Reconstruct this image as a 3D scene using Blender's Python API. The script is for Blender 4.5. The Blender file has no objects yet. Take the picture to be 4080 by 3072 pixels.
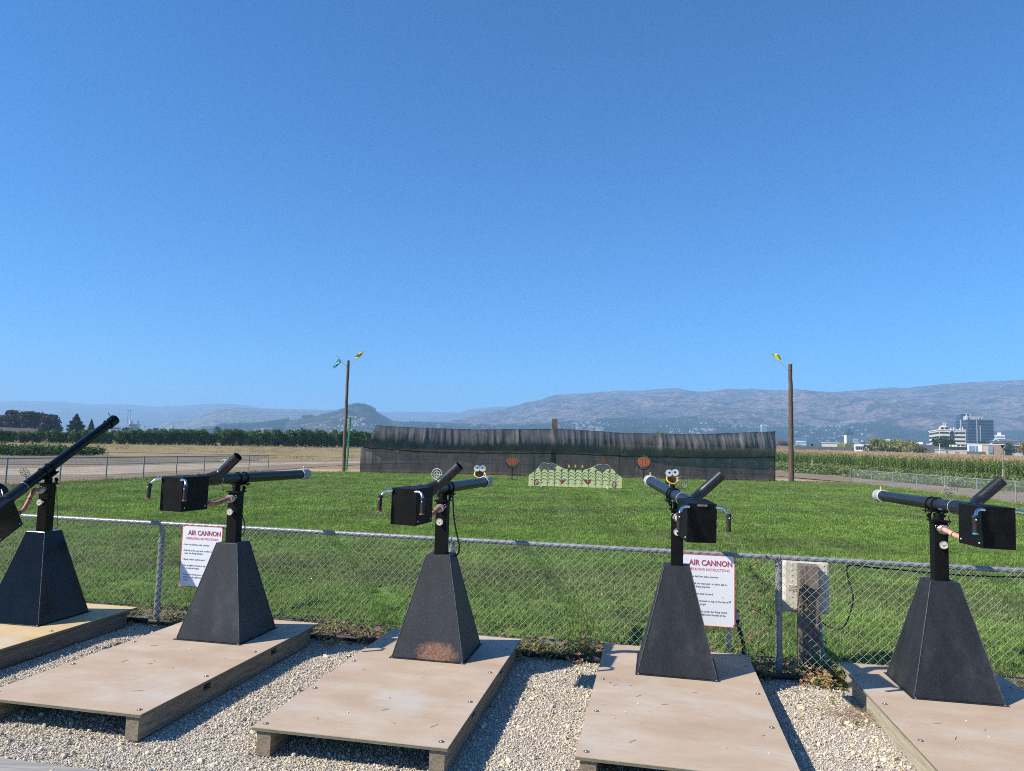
import bpy, bmesh, math, random
import numpy as np
from mathutils import Vector, Matrix
random.seed(7); rng = np.random.default_rng(11)
R = math.radians; PI = math.pi
scn = bpy.context.scene; COL = scn.collection

# ---------------------------------------------------------------- camera
FPX, PITCH, ROLL, EYE = 2850.08, 0.0879522, 0.0283533, 1.71081      # focal length in photo pixels, eye above the platform tops
cd = bpy.data.cameras.new('camera'); cam = bpy.data.objects.new('camera', cd); COL.objects.link(cam)
cd.sensor_width = 36; cd.lens = 36*FPX/4080; cd.clip_start = .1; cd.clip_end = 40000
_f = Vector((0, math.cos(PITCH), math.sin(PITCH))); _u = Vector((0, -math.sin(PITCH), math.cos(PITCH))); _x = Vector((1, 0, 0))
_r = _x*math.cos(ROLL) + _u*math.sin(ROLL); _up = -_x*math.sin(ROLL) + _u*math.cos(ROLL)
cam.matrix_world = Matrix(((_r.x, _up.x, -_f.x, 0), (_r.y, _up.y, -_f.y, 0), (_r.z, _up.z, -_f.z, EYE), (0, 0, 0, 1)))
scn.camera = cam

# ---------------------------------------------------------------- sky, sun, exposure
SUN_EL, SUN_AZ = R(40.5), R(18.5)          # shadows fall towards +x, turned 18.5 degrees to +y
sd = Vector((-math.cos(SUN_AZ)*math.cos(SUN_EL), -math.sin(SUN_AZ)*math.cos(SUN_EL), math.sin(SUN_EL)))
world = bpy.data.worlds.new('World'); scn.world = world; world.use_nodes = True
nt = world.node_tree; nt.nodes.clear()
sky = nt.nodes.new('ShaderNodeTexSky'); sky.sky_type = 'NISHITA'; sky.sun_disc = False
sky.sun_elevation = SUN_EL; sky.sun_rotation = math.atan2(sd.x, sd.y) % (2*PI)
sky.altitude = 400; sky.air_density = 1.0; sky.dust_density = 0.1; sky.ozone_density = 6.0
bg = nt.nodes.new('ShaderNodeBackground'); bg.inputs[1].default_value = .1
wo = nt.nodes.new('ShaderNodeOutputWorld'); tint = nt.nodes.new('ShaderNodeMix'); tint.data_type = 'RGBA'; tint.blend_type = 'MULTIPLY'; tint.inputs[0].default_value = 1; tint.inputs[7].default_value = (.20, .66, .99, 1)
nt.links.new(sky.outputs[0], tint.inputs[6]); nt.links.new(tint.outputs[2], bg.inputs[0]); nt.links.new(bg.outputs[0], wo.inputs[0])
sl = bpy.data.lights.new('sun', 'SUN'); sl.energy = 5; sl.angle = R(.5); sl.color = (1, .92, .80)
so = bpy.data.objects.new('sun', sl); COL.objects.link(so); so.rotation_euler = (-sd).to_track_quat('-Z', 'Y').to_euler(); so.location = (0, 0, 60)
vs = scn.view_settings; vs.view_transform = 'Standard'; vs.look = 'None'; vs.exposure = .75; vs.gamma = 1; vs.use_curve_mapping = False
scn.cycles.max_bounces = 6; scn.cycles.transparent_max_bounces = 12; scn.cycles.volume_bounces = 2
scn.cycles.use_denoising = False; scn.cycles.filter_width = 1.0

# ---------------------------------------------------------------- survey helpers: from a sight line to a place on the ground or at a known distance
def ray(px, py):
    x = px-2040; y = py-1536; c, s = math.cos(-ROLL), math.sin(-ROLL); x, y = x*c-y*s, x*s+y*c
    x /= FPX; y /= FPX; c, s = math.cos(PITCH), math.sin(PITCH); return Vector((x, c+y*s, s-y*c))
def terr(y): return -.17 + max(0, min(y, 250)-62)*.012
def G(px, py, z=-.17):
    r = ray(px, py); r = r*((z-EYE)/r.z); return Vector((r.x, r.y, z))
def GT(px, py, off=0.):
    r = ray(px, py); y = 8.
    while y < 600 and EYE + r.z/r.y*y > terr(y): y += .1
    return Vector((r.x/r.y*y, y, terr(y)+off))
def D(px, py, d):
    r = ray(px, py); r = r*(d/r.y); return Vector((r.x, r.y, r.z+EYE))

# ---------------------------------------------------------------- materials
MATS = {}
def _noise(nt, scale, det=4, rough=.6, vec=None, dim='3D'):
    n = nt.nodes.new('ShaderNodeTexNoise'); n.inputs['Scale'].default_value = scale; n.inputs['Detail'].default_value = det; n.inputs['Roughness'].default_value = rough
    if vec is not None: nt.links.new(vec, n.inputs['Vector'])
    return n
def _ramp(nt, fac, stops):
    r = nt.nodes.new('ShaderNodeValToRGB'); e = r.color_ramp.elements
    while len(e) < len(stops): e.new(.5)
    for k, (p, c) in enumerate(stops): e[k].position = p; e[k].color = (*c, 1) if len(c) == 3 else c
    nt.links.new(fac, r.inputs[0]); return r
def _mix(nt, fac, a, b, mode='MIX'):
    m = nt.nodes.new('ShaderNodeMix'); m.data_type = 'RGBA'; m.blend_type = mode
    for s, v in ((m.inputs[0], fac), (m.inputs[6], a), (m.inputs[7], b)):
        if hasattr(v, 'is_linked') or hasattr(v, 'links'): nt.links.new(v, s)
        elif isinstance(v, (int, float)): s.default_value = v
        else: s.default_value = (*v, 1)
    return m.outputs[2]
def _math(nt, op, a, b=0., clamp=False):
    m = nt.nodes.new('ShaderNodeMath'); m.operation = op; m.use_clamp = clamp
    for s, v in ((m.inputs[0], a), (m.inputs[1], b)):
        if isinstance(v, (int, float)): s.default_value = v
        else: nt.links.new(v, s)
    return m.outputs[0]
def _pos(nt, stretch=None, world=False):
    if world: o = nt.nodes.new('ShaderNodeNewGeometry').outputs['Position']
    else: o = nt.nodes.new('ShaderNodeTexCoord').outputs['Object']
    if stretch:
        mp = nt.nodes.new('ShaderNodeMapping'); mp.inputs['Scale'].default_value = stretch; nt.links.new(o, mp.inputs[0]); o = mp.outputs[0]
    return o
def newmat(name):
    m = bpy.data.materials.new(name); m.use_nodes = True; MATS[name] = m
    return m, m.node_tree, m.node_tree.nodes['Principled BSDF']
def mat(name, c1, c2=None, scale=6, rough=.6, metal=0, bump=0, bscale=None, stretch=None, world=False, det=5, lo=.35, hi=.65, spec=.5, c3=None, s3=40, w3=.5, randomize=0, sheen=0, coat=0, smudge=None):
    """c1..c2 blended by fractal noise, optional third finer tone, optional bump; randomize varies value per object or instance"""
    if name in MATS: return MATS[name]
    m, nt, b = newmat(name)
    b.inputs['Roughness'].default_value = rough; b.inputs['Metallic'].default_value = metal; b.inputs['Specular IOR Level'].default_value = spec
    if coat: b.inputs['Coat Weight'].default_value = coat; b.inputs['Coat Roughness'].default_value = .15
    col = None
    v = _pos(nt, stretch, world)
    if c2 is not None:
        n = _noise(nt, scale, det, vec=v); col = _ramp(nt, n.outputs[0], [(lo, c1), (hi, c2)]).outputs[0]
    if c3 is not None:
        n = _noise(nt, s3, 3, vec=v); f = _ramp(nt, n.outputs[0], [(.55, (0, 0, 0)), (.72, (w3, w3, w3))]).outputs[0]
        col = _mix(nt, f, col if col is not None else c1, c3)
    if smudge:
        n = _noise(nt, smudge[1], 6, .7, vec=_pos(nt, (1, 1, .5))); col = _mix(nt, _ramp(nt, n.outputs[0], [(.52, (0, 0, 0)), (.74, (smudge[2],)*3)]).outputs[0], col, smudge[0])
    if randomize:
        oi = nt.nodes.new('ShaderNodeObjectInfo'); mr = nt.nodes.new('ShaderNodeMapRange')
        mr.inputs[3].default_value = 1-randomize; mr.inputs[4].default_value = 1+randomize; nt.links.new(oi.outputs['Random'], mr.inputs[0])
        hs = nt.nodes.new('ShaderNodeHueSaturation'); nt.links.new(mr.outputs[0], hs.inputs['Value'])
        if col is not None: nt.links.new(col, hs.inputs['Color'])
        else: hs.inputs['Color'].default_value = (*c1, 1)
        col = hs.outputs[0]
    if col is not None: nt.links.new(col, b.inputs['Base Color'])
    else: b.inputs['Base Color'].default_value = (*c1, 1)
    if bump:
        bn = _noise(nt, bscale or scale*4, 4, vec=v); bp = nt.nodes.new('ShaderNodeBump'); bp.inputs['Strength'].default_value = bump; bp.inputs['Distance'].default_value = .01
        nt.links.new(bn.outputs[0], bp.inputs['Height']); nt.links.new(bp.outputs[0], b.inputs['Normal'])
    return m
def leafmat(name, c1, c2, rough=.55, rand=.25, trans=.35, scale=3, c3=None, lawn=False):
    """foliage: diffuse + translucent, varied per instance and by clump"""
    m = bpy.data.materials.new(name); m.use_nodes = True; MATS[name] = m; nt = m.node_tree
    b = nt.nodes['Principled BSDF']; b.inputs['Roughness'].default_value = rough; b.inputs['Specular IOR Level'].default_value = .3
    v = _pos(nt, world=True); n = _noise(nt, scale, 3, vec=v); st = [(.3, c1), (.62, c2)]
    if c3: st.append((.78, c3))
    col = _ramp(nt, n.outputs[0], st).outputs[0]
    oi = nt.nodes.new('ShaderNodeObjectInfo'); mr = nt.nodes.new('ShaderNodeMapRange'); mr.inputs[3].default_value = 1-rand; mr.inputs[4].default_value = 1+rand
    if lawn:
        w1 = _noise(nt, .16, 3, vec=_pos(nt, (1, 2.2, 1), True)); col = _mix(nt, _ramp(nt, w1.outputs[0], [(.45, (0, 0, 0)), (.62, (.75, .75, .75))]).outputs[0], col, (.13, .165, .065))
        w2 = _noise(nt, 1.7, 4, .7, vec=v); col = _mix(nt, _ramp(nt, w2.outputs[0], [(.5, (0, 0, 0)), (.68, (.5, .5, .5))]).outputs[0], col, (.10, .16, .045))
        sx = nt.nodes.new('ShaderNodeSeparateXYZ'); nt.links.new(v, sx.inputs[0]); dd = _math(nt, 'ADD', _math(nt, 'MULTIPLY', sx.outputs[0], .2044), sx.outputs[1]); dd = _math(nt, 'SUBTRACT', dd, 6.794)
        dn = _math(nt, 'ADD', dd, _math(nt, 'MULTIPLY', w1.outputs[0], 3.)); band = _ramp(nt, _math(nt, 'MULTIPLY', dn, .1), [(.40, (0, 0, 0)), (.47, (.38, .38, .38)), (.60, (.38, .38, .38)), (.70, (0, 0, 0))]).outputs[0]
        col = _mix(nt, band, col, (.17, .17, .085))
        mow = _math(nt, 'SINE', _math(nt, 'MULTIPLY', _math(nt, 'ADD', sx.outputs[0], _math(nt, 'MULTIPLY', sx.outputs[1], -.06)), 3.6)); col = _mix(nt, _ramp(nt, mow, [(.3, (0, 0, 0)), (.7, (.22, .22, .22))]).outputs[0], col, (.30, .40, .12))
    nt.links.new(oi.outputs['Random'], mr.inputs[0]); hs = nt.nodes.new('ShaderNodeHueSaturation'); nt.links.new(mr.outputs[0], hs.inputs['Value']); nt.links.new(col, hs.inputs['Color'])
    nt.links.new(hs.outputs[0], b.inputs['Base Color'])
    t = nt.nodes.new('ShaderNodeBsdfTranslucent'); nt.links.new(hs.outputs[0], t.inputs[0])
    mx = nt.nodes.new('ShaderNodeMixShader'); mx.inputs[0].default_value = trans
    nt.links.new(b.outputs[0], mx.inputs[1]); nt.links.new(t.outputs[0], mx.inputs[2]); nt.links.new(mx.outputs[0], nt.nodes['Material Output'].inputs[0])
    return m

# ---------------------------------------------------------------- mesh builder
class MB:
    def __init__(s): s.v = []; s.f = []; s.m = []; s.cm = 0; s.M = None
    def add(s, vs, fs):
        o = len(s.v)
        for p in vs:
            p = Vector(p)
            if s.M: p = s.M @ p
            s.v.append(tuple(p))
        for f in fs: s.f.append(tuple(o+i for i in f)); s.m.append(s.cm)
        return s
    def box(s, x0, x1, y0, y1, z0, z1):
        return s.add([(x0,y0,z0),(x1,y0,z0),(x1,y1,z0),(x0,y1,z0),(x0,y0,z1),(x1,y0,z1),(x1,y1,z1),(x0,y1,z1)],
                     [(0,3,2,1),(4,5,6,7),(0,1,5,4),(1,2,6,5),(2,3,7,6),(3,0,4,7)])
    def frus(s, b, t, z0, z1):
        b /= 2; t /= 2
        return s.add([(-b,-b,z0),(b,-b,z0),(b,b,z0),(-b,b,z0),(-t,-t,z1),(t,-t,z1),(t,t,z1),(-t,t,z1)], [(0,3,2,1),(4,5,6,7),(0,1,5,4),(1,2,6,5),(2,3,7,6),(3,0,4,7)])
    def tube(s, path, r, n=8, caps=True, closed=False):
        P = [Vector(p) for p in path]; k = len(P); rs = r if isinstance(r, (list, tuple)) else [r]*k
        vs = []; ref = None
        for i, p in enumerate(P):
            if closed: t = P[(i+1) % k]-P[i-1]
            else: t = P[min(i+1, k-1)]-P[max(i-1, 0)]
            t.normalize()
            if ref is None: ref = Vector((0, 0, 1)) if abs(t.z) < .9 else Vector((1, 0, 0))
            a = (ref - t*ref.dot(t)).normalized(); b = t.cross(a); ref = a
            for j in range(n):
                q = 2*PI*j/n; vs.append(p + (a*math.cos(q)+b*math.sin(q))*rs[i])
        fs = []
        for i in range(k if closed else k-1):
            for j in range(n): fs.append((i*n+j, i*n+(j+1) % n, ((i+1) % k)*n+(j+1) % n, ((i+1) % k)*n+j))
        if caps and not closed: fs.append(tuple(range(n))[::-1]); fs.append(tuple((k-1)*n+j for j in range(n)))
        return s.add(vs, fs)
    def pipe(s, path, ro, ri, n=20):
        """open hollow pipe, bore visible at the far end"""
        s.tube(path, ro, n, caps=False); o = len(s.v)
        s.tube(path[::-1], ri, n, caps=False)
        k = len(path); a0 = o-k*n
        # ring at the end of path: match nearest vertices
        for (A, B, flip) in ((a0+(k-1)*n, o, 0), (a0, o+(k-1)*n, 1)):
            st = min(range(n), key=lambda j: (Vector(s.v[A])-Vector(s.v[B+j])).length)
            d = 1 if (Vector(s.v[A+1])-Vector(s.v[B+(st+1) % n])).length < (Vector(s.v[A+1])-Vector(s.v[B+(st-1) % n])).length else -1
            for j in range(n):
                q = (A+j, A+(j+1) % n, B+(st+d*(j+1)) % n, B+(st+d*j) % n); s.f.append(q[::-1] if flip else q); s.m.append(s.cm)
        return s
    def torus(s, c, ax, R_, r, n=24, m=6):
        ax = Vector(ax).normalized(); a = ax.orthogonal().normalized(); b = ax.cross(a); c = Vector(c)
        return s.tube([c+(a*math.cos(2*PI*i/n)+b*math.sin(2*PI*i/n))*R_ for i in range(n)], r, m, closed=True)
    def cyl(s, p, q, r, n=16, r2=None): return s.tube([p, q], [r, r if r2 is None else r2], n)
    def sph(s, c, r, n=8, m=6, sz=1):
        vs = [(c[0], c[1], c[2]+r*sz)]; fs = []
        for i in range(1, m):
            for j in range(n):
                a = PI*i/m; b = 2*PI*j/n; vs.append((c[0]+r*math.sin(a)*math.cos(b), c[1]+r*math.sin(a)*math.sin(b), c[2]+r*sz*math.cos(a)))
        vs.append((c[0], c[1], c[2]-r*sz))
        for j in range(n):
            fs.append((0, 1+j, 1+(j+1) % n)); fs.append((len(vs)-1, 1+(m-2)*n+(j+1) % n, 1+(m-2)*n+j))
            for i in range(m-2): fs.append((1+i*n+j, 1+(i+1)*n+j, 1+(i+1)*n+(j+1) % n, 1+i*n+(j+1) % n))
        return s.add(vs, fs)
    def prism(s, pts, y0, y1):
        """polygon in x,z (front at y0) given thickness"""
        n = len(pts); return s.add([(x, y0, z) for x, z in pts]+[(x, y1, z) for x, z in pts], [tuple(range(n)), tuple(range(2*n-1, n-1, -1))]+[(i, n+i, n+(i+1) % n, (i+1) % n) for i in range(n)])
    def mesh(s, name, mats, smooth=False):
        me = bpy.data.meshes.new(name); me.from_pydata(s.v, [], s.f); me.polygons.foreach_set('material_index', s.m)
        for m in (mats if isinstance(mats, (list, tuple)) else [mats]): me.materials.append(m)
        if smooth:
            me.polygons.foreach_set('use_smooth', [True]*len(s.f))
            if smooth != 2: me.set_sharp_from_angle(angle=R(40))
        return me
    def build(s, name, mats, parent=None, smooth=False, bevel=0, loc=None, fix=False):
        me = s.mesh(name, mats, smooth)
        if fix:
            bm = bmesh.new(); bm.from_mesh(me); bmesh.ops.recalc_face_normals(bm, faces=bm.faces); bm.to_mesh(me); bm.free()
        o = bpy.data.objects.new(name, me); COL.objects.link(o); o.parent = parent
        if loc is not None: o.location = loc
        if bevel:
            b = o.modifiers.new('bevel', 'BEVEL'); b.width = bevel; b.segments = 2; b.limit_method = 'ANGLE'
        return o
def tag(o, label=None, cat=None, group=None, kind=None):
    if label: o['label'] = label
    if cat: o['category'] = cat
    if group: o['group'] = group
    if kind: o['kind'] = kind
    return o
def thing(name, label, cat, loc=(0, 0, 0), rz=0, group=None):
    o = bpy.data.objects.new(name, None); COL.objects.link(o); o.location = loc; o.rotation_euler = (0, 0, rz); o.empty_display_size = .2
    return tag(o, label, cat, group)
def part(name, me, parent, M=None):
    o = bpy.data.objects.new(name, me); COL.objects.link(o); o.parent = parent
    if M is not None: o.matrix_local = M
    return o
def copy_tree(o, parent=None):
    c = o.copy(); COL.objects.link(c); c.parent = parent
    for ch in [x for x in bpy.data.objects if x.parent == o]: copy_tree(ch, c)
    return c
def struct(name, mb, m, **k): return tag(mb.build(name, m, **k), kind='structure')
def cr(pts, sub=6):
    """Catmull-Rom through points"""
    P = [Vector(p) for p in pts]; out = []
    for i in range(len(P)-1):
        a = P[max(i-1, 0)]; b = P[i]; c = P[i+1]; d = P[min(i+2, len(P)-1)]
        for k in range(sub):
            t = k/sub; out.append(.5*((2*b)+(c-a)*t+(2*a-5*b+4*c-d)*t*t+(3*b-a-3*c+d)*t**3))
    out.append(P[-1]); return out

# scatter: many instances of prototype meshes on a cloud of points (one countless mass = one object)
def scatter(name, pts, protos, smin, smax, tilt=.15, label=None, group=None, flat=False, zscale=None):
    pc = bpy.data.collections.new(name+'_sources')
    for i, me in enumerate(protos):
        o = bpy.data.objects.new(f'{name}_source', me); pc.objects.link(o)
    me = bpy.data.meshes.new(name); me.vertices.add(len(pts)); me.vertices.foreach_set('co', np.asarray(pts, dtype=np.float32).ravel())
    for p in protos:
        for m in p.materials:
            if m.name not in [x.name for x in me.materials]: me.materials.append(m)
    o = bpy.data.objects.new(name, me); COL.objects.link(o)
    g = bpy.data.node_groups.new(name, 'GeometryNodeTree'); g.interface.new_socket('Geometry', in_out='INPUT', socket_type='NodeSocketGeometry'); g.interface.new_socket('Geometry', in_out='OUTPUT', socket_type='NodeSocketGeometry')
    N = g.nodes.new; L = g.links.new
    gi = N('NodeGroupInput'); go = N('NodeGroupOutput'); ip = N('GeometryNodeInstanceOnPoints'); ci = N('GeometryNodeCollectionInfo')
    ci.inputs['Collection'].default_value = pc; ci.inputs['Separate Children'].default_value = True; ci.inputs['Reset Children'].default_value = True
    rr = N('FunctionNodeRandomValue'); rr.data_type = 'FLOAT_VECTOR'; t = PI if flat else tilt
    rr.inputs[0].default_value = (-t, -t, 0); rr.inputs[1].default_value = (t, t, 2*PI)
    rs = N('FunctionNodeRandomValue'); rs.data_type = 'FLOAT'; rs.inputs[2].default_value = smin; rs.inputs[3].default_value = smax; rs.inputs['Seed'].default_value = 5
    L(gi.outputs[0], ip.inputs['Points']); L(ci.outputs[0], ip.inputs['Instance']); ip.inputs['Pick Instance'].default_value = True
    L(rr.outputs[0], ip.inputs['Rotation']); L(rs.outputs[1], ip.inputs['Scale']); L(ip.outputs[0], go.inputs[0])
    md = o.modifiers.new('scatter', 'NODES'); md.node_group = g
    return tag(o, label, None, group, 'stuff')

# numpy fractal noise
def _h(i, j, s): 
    v = np.sin(i*127.1+j*311.7+s*74.7)*43758.5453; return v-np.floor(v)
def vn(x, y, s=0):
    xi = np.floor(x); yi = np.floor(y); fx = x-xi; fy = y-yi; fx = fx*fx*(3-2*fx); fy = fy*fy*(3-2*fy)
    return (_h(xi, yi, s)*(1-fx)+_h(xi+1, yi, s)*fx)*(1-fy)+(_h(xi, yi+1, s)*(1-fx)+_h(xi+1, yi+1, s)*fx)*fy
def fbm(x, y, s=0, o=5, ridged=False):
    t = 0; a = .5; 
    for k in range(o):
        n = vn(x, y, s+k); n = 1-abs(2*n-1) if ridged else n
        t = t+a*n; a *= .5; x = x*2.03+3.1; y = y*2.03+1.7
    return t

# ================================================================ TERRAIN AND GROUND
# one base sheet to the horizon
m, nt, b = newmat('dry_earth'); b.inputs['Roughness'].default_value = .95; b.inputs['Specular IOR Level'].default_value = .15
v = _pos(nt, world=True)
n1 = _noise(nt, .06, 4, vec=_pos(nt, (1, 2.2, 1), True)); n2 = _noise(nt, 3.2, 5, .7, vec=v); n3 = _noise(nt, 26, 3, vec=v)
c = _ramp(nt, n1.outputs[0], [(.36, (.24, .17, .105)), (.5, (.30, .225, .125)), (.64, (.17, .175, .07))]).outputs[0]
c = _mix(nt, _ramp(nt, n2.outputs[0], [(.42, (0, 0, 0)), (.62, (.75, .75, .75))]).outputs[0], c, (.16, .115, .06))
c = _mix(nt, _ramp(nt, n3.outputs[0], [(.5, (0, 0, 0)), (.7, (.5, .5, .5))]).outputs[0], c, (.38, .30, .19))
nt.links.new(c, b.inputs['Base Color'])
mb = MB(); ys = [-600, 2, 62, 120, 250, 600, 1500, 4000, 10500]
for i, y in enumerate(ys):
    for x in (-10500, -900, -200, 0, 200, 900, 10500): mb.v.append((x, y, terr(y)-.012))
for i in range(len(ys)-1):
    for j in range(6): a = i*7+j; mb.f.append((a, a+1, a+8, a+7)); mb.m.append(0)
struct('ground', mb, m)

def FY(x): return 6.794-.2044*x           # plan line of the near chain link fence
# lawn sheet
lawn_pts = [(-19.6, 17.5), (-18.35, 26.2), (-15.5, 45.9), (-11.2, 47.9), (-2, 49.0), (8, 51.2), (20.5, 53.6), (26.2, 54.6), (24.2, 38.5), (22.6, 27.5), (20, 12), (18, FY(18)), (-13, FY(-13))]
m, nt, b = newmat('lawn_soil'); b.inputs['Roughness'].default_value = .95; b.inputs['Specular IOR Level'].default_value = .1
v = _pos(nt, world=True); n1 = _noise(nt, 14, 5, .7, vec=v); n2 = _noise(nt, .35, 3, vec=v)
c = _ramp(nt, n1.outputs[0], [(.3, (.06, .115, .02)), (.55, (.11, .19, .035)), (.75, (.18, .25, .065))]).outputs[0]
c = _mix(nt, _ramp(nt, n2.outputs[0], [(.45, (0, 0, 0)), (.65, (.55, .55, .55))]).outputs[0], c, (.10, .11, .035))
# bare earth along the fence
sx = nt.nodes.new('ShaderNodeSeparateXYZ'); nt.links.new(v, sx.inputs[0])
d = _math(nt, 'ADD', _math(nt, 'MULTIPLY', sx.outputs[0], .2044), sx.outputs[1]); d = _math(nt, 'SUBTRACT', d, 6.794)
n4 = _noise(nt, 2.2, 4, .7, vec=v); d = _math(nt, 'ADD', d, _math(nt, 'MULTIPLY', n4.outputs[0], -1.1))
f = _ramp(nt, _math(nt, 'ADD', d, .5), [(.42, (1, 1, 1)), (.72, (0, 0, 0))]).outputs[0]
n5 = _noise(nt, 30, 4, .7, vec=v); dirt = _ramp(nt, n5.outputs[0], [(.3, (.15, .105, .07)), (.6, (.33, .25, .18)), (.8, (.46, .37, .27))]).outputs[0]
c = _mix(nt, f, c, dirt); nt.links.new(c, b.inputs['Base Color'])
bp = nt.nodes.new('ShaderNodeBump'); bp.inputs['Strength'].default_value = .7; bp.inputs['Distance'].default_value = .02; nt.links.new(n5.outputs[0], bp.inputs['Height']); nt.links.new(bp.outputs[0], b.inputs['Normal'])
mb = MB(); mb.add([(x, y, -.168) for x, y in lawn_pts], [tuple(range(len(lawn_pts)))[::-1]])
struct('lawn', mb, m, fix=False)
for p in bpy.data.objects['lawn'].data.polygons:
    if p.normal.z < 0: bpy.data.objects['lawn'].data.flip_normals()

def blade(mb, x, y, h, w, lean, az, m=0, seg=2):
    a = Vector((math.cos(az), math.sin(az), 0)); s = Vector((-a.y, a.x, 0)); vs = []
    for k in range(seg):
        t = k/seg; p = Vector((x, y, h*t))+a*lean*h*t*t; ww = w*(1-.55*t); vs += [p-s*ww/2, p+s*ww/2]
    vs.append(Vector((x, y, h*(1-.25*lean)))+a*lean*h); mb.cm = m
    mb.add(vs, [(2*k, 2*k+1, 2*k+3, 2*k+2) for k in range(seg-1)]+[(2*seg-2, 2*seg-1, 2*seg)])
grass_m = leafmat('grass_blades', (.115, .22, .032), (.24, .385, .07), rand=.45, trans=.38, scale=.55, c3=(.34, .34, .13), lawn=True)
dry_m = leafmat('dry_blades', (.30, .22, .09), (.45, .34, .16), rand=.3, trans=.3)
def tuft(n, h, rad, w, seed, dry=.06):
    r = random.Random(seed); mb = MB()
    for k in range(n):
        a = r.uniform(0, 2*PI); q = rad*math.sqrt(r.random())
        blade(mb, q*math.cos(a), q*math.sin(a), h*r.uniform(.5, 1.15), w*r.uniform(.7, 1.3), r.uniform(.1, .9), r.uniform(0, 2*PI), 1 if r.random() < dry else 0)
    return mb.mesh('grass_tuft', [grass_m, dry_m])
tufts = [tuft(15, .062, .045, .0055, s) for s in range(5)]
P = []
def in_lawn(x, y):
    ins = np.zeros(len(x), bool); n = len(lawn_pts)
    for i in range(n):
        x0, y0 = lawn_pts[i]; x1, y1 = lawn_pts[(i+1) % n]
        c = ((y0 > y) != (y1 > y)) & (x < (x1-x0)*(y-y0)/(y1-y0+1e-12)+x0); ins ^= c
    return ins
for y0, y1, dens in ((6, 9, 520), (9, 12, 380), (12, 18, 210), (18, 28, 105), (28, 56, 46)):
    xw = .78*y1+.5; nn = int(2*xw*(y1-y0)*dens); x = rng.uniform(-xw, xw, nn); y = rng.uniform(y0, y1, nn)
    dfe = y-(6.794-.2044*x); k = in_lawn(x, y) & (abs(x) < .76*y+.6) & (dfe > .12)
    x, y, dfe = x[k], y[k], dfe[k]
    prob = np.clip((dfe-.15-.55*fbm(x*1.6, y*1.6, 3))*1.6, .05, 1)*np.clip(.35+1.5*fbm(x*.9, y*.9, 9, 3), .3, 1)
    # bare spots close to the fence
    prob *= np.where((dfe < 3) & (fbm(x*1.9, y*1.9, 21, 3) > .63), .12, 1)
    k = rng.random(len(x)) < prob; P.append(np.c_[x[k], y[k], np.full(k.sum(), -.168)])
near = np.concatenate(P[:3]); far = np.concatenate(P[3:])
scatter('grass', near, tufts, .75, 1.35, .25, 'short mown green lawn grass beyond the near fence')
tufts2 = [tuft(12, .062, .085, .011, s+50) for s in range(4)]
scatter('lawn_grass', far, tufts2, .9, 1.3, .25, 'green lawn grass farther out around the targets')

# gravel yard under the platforms: bumpy sheet and loose stones
def gz(x, y):
    return -.175+.012*(fbm(x*1.3, y*1.3, 31, 3)-.45)+.03*np.clip(fbm(x*.9+7, y*.9, 44, 2)-.5, 0, 1)
m, nt, b = newmat('gravel_bed'); b.inputs['Roughness'].default_value = .9; b.inputs['Specular IOR Level'].default_value = .2
v = _pos(nt, world=True); vo = nt.nodes.new('ShaderNodeTexVoronoi'); vo.inputs['Scale'].default_value = 85; nt.links.new(v, vo.inputs['Vector'])
c = _ramp(nt, vo.outputs['Color'], [(.1, (.26, .24, .22)), (.5, (.42, .38, .32)), (.9, (.55, .50, .42))]).outputs[0]
nt.links.new(c, b.inputs['Base Color']); bp = nt.nodes.new('ShaderNodeBump'); bp.inputs['Strength'].default_value = 1; bp.inputs['Distance'].default_value = .01; bp.invert = True
nt.links.new(vo.outputs['Distance'], bp.inputs['Height']); nt.links.new(bp.outputs[0], b.inputs['Normal'])
gx = np.arange(-9, 9.01, .12); mb = MB(); nv = 90
for x in gx:
    for j in range(nv): 
        y = -1.5+(FY(x)+.03+1.5)*j/(nv-1); mb.v.append((x, y, float(gz(x, y))))
for i in range(len(gx)-1):
    for j in range(nv-1): a = i*nv+j; mb.f.append((a, a+nv, a+nv+1, a+1)); mb.m.append(0)
struct('gravel_yard', mb, m, smooth=2)
def stone(seed, c):
    r = random.Random(seed); bm = bmesh.new(); bmesh.ops.create_icosphere(bm, subdivisions=1, radius=1)
    sx, sy, sz = r.uniform(.7, 1.25), r.uniform(.6, 1), r.uniform(.4, .75)
    for vv in bm.verts: vv.co = Vector((vv.co.x*sx, vv.co.y*sy, vv.co.z*sz))*r.uniform(.78, 1.15)
    me = bpy.data.meshes.new('stone'); bm.to_mesh(me); bm.free(); me.materials.append(c); return me
sm = [mat('stone_cream', (.54, .45, .32), (.66, .58, .44), 40, .85, randomize=.25), mat('stone_tan', (.36, .28, .20), (.48, .40, .29), 50, .85, randomize=.3),
      mat('stone_grey', (.27, .265, .25), (.42, .41, .38), 60, .8, randomize=.35), mat('stone_pale', (.60, .54, .43), (.70, .64, .53), 60, .85, randomize=.2)]
stones = [stone(i, sm[[0, 1, 0, 2, 3, 0, 3, 1, 0, 1][i]]) for i in range(10)]
nn = 290000; x = rng.uniform(-7, 6.5, nn); y = rng.uniform(3.2, 8.4, nn)
k = (y < 6.794-.2044*x-.02) & (abs(x) < .75*y+.35); x, y = x[k], y[k]
PL = [(-4.5617, 6.3567, -.1828, .0004), (-2.6122, 5.9231, -.1929, .0103), (-.6808, 5.5541, -.1874, -.0073), (1.2531, 5.259, -.2016, -.0088), (3.1873, 4.8935, -.1824, .0054)]
keep = np.ones(len(x), bool)
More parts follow.
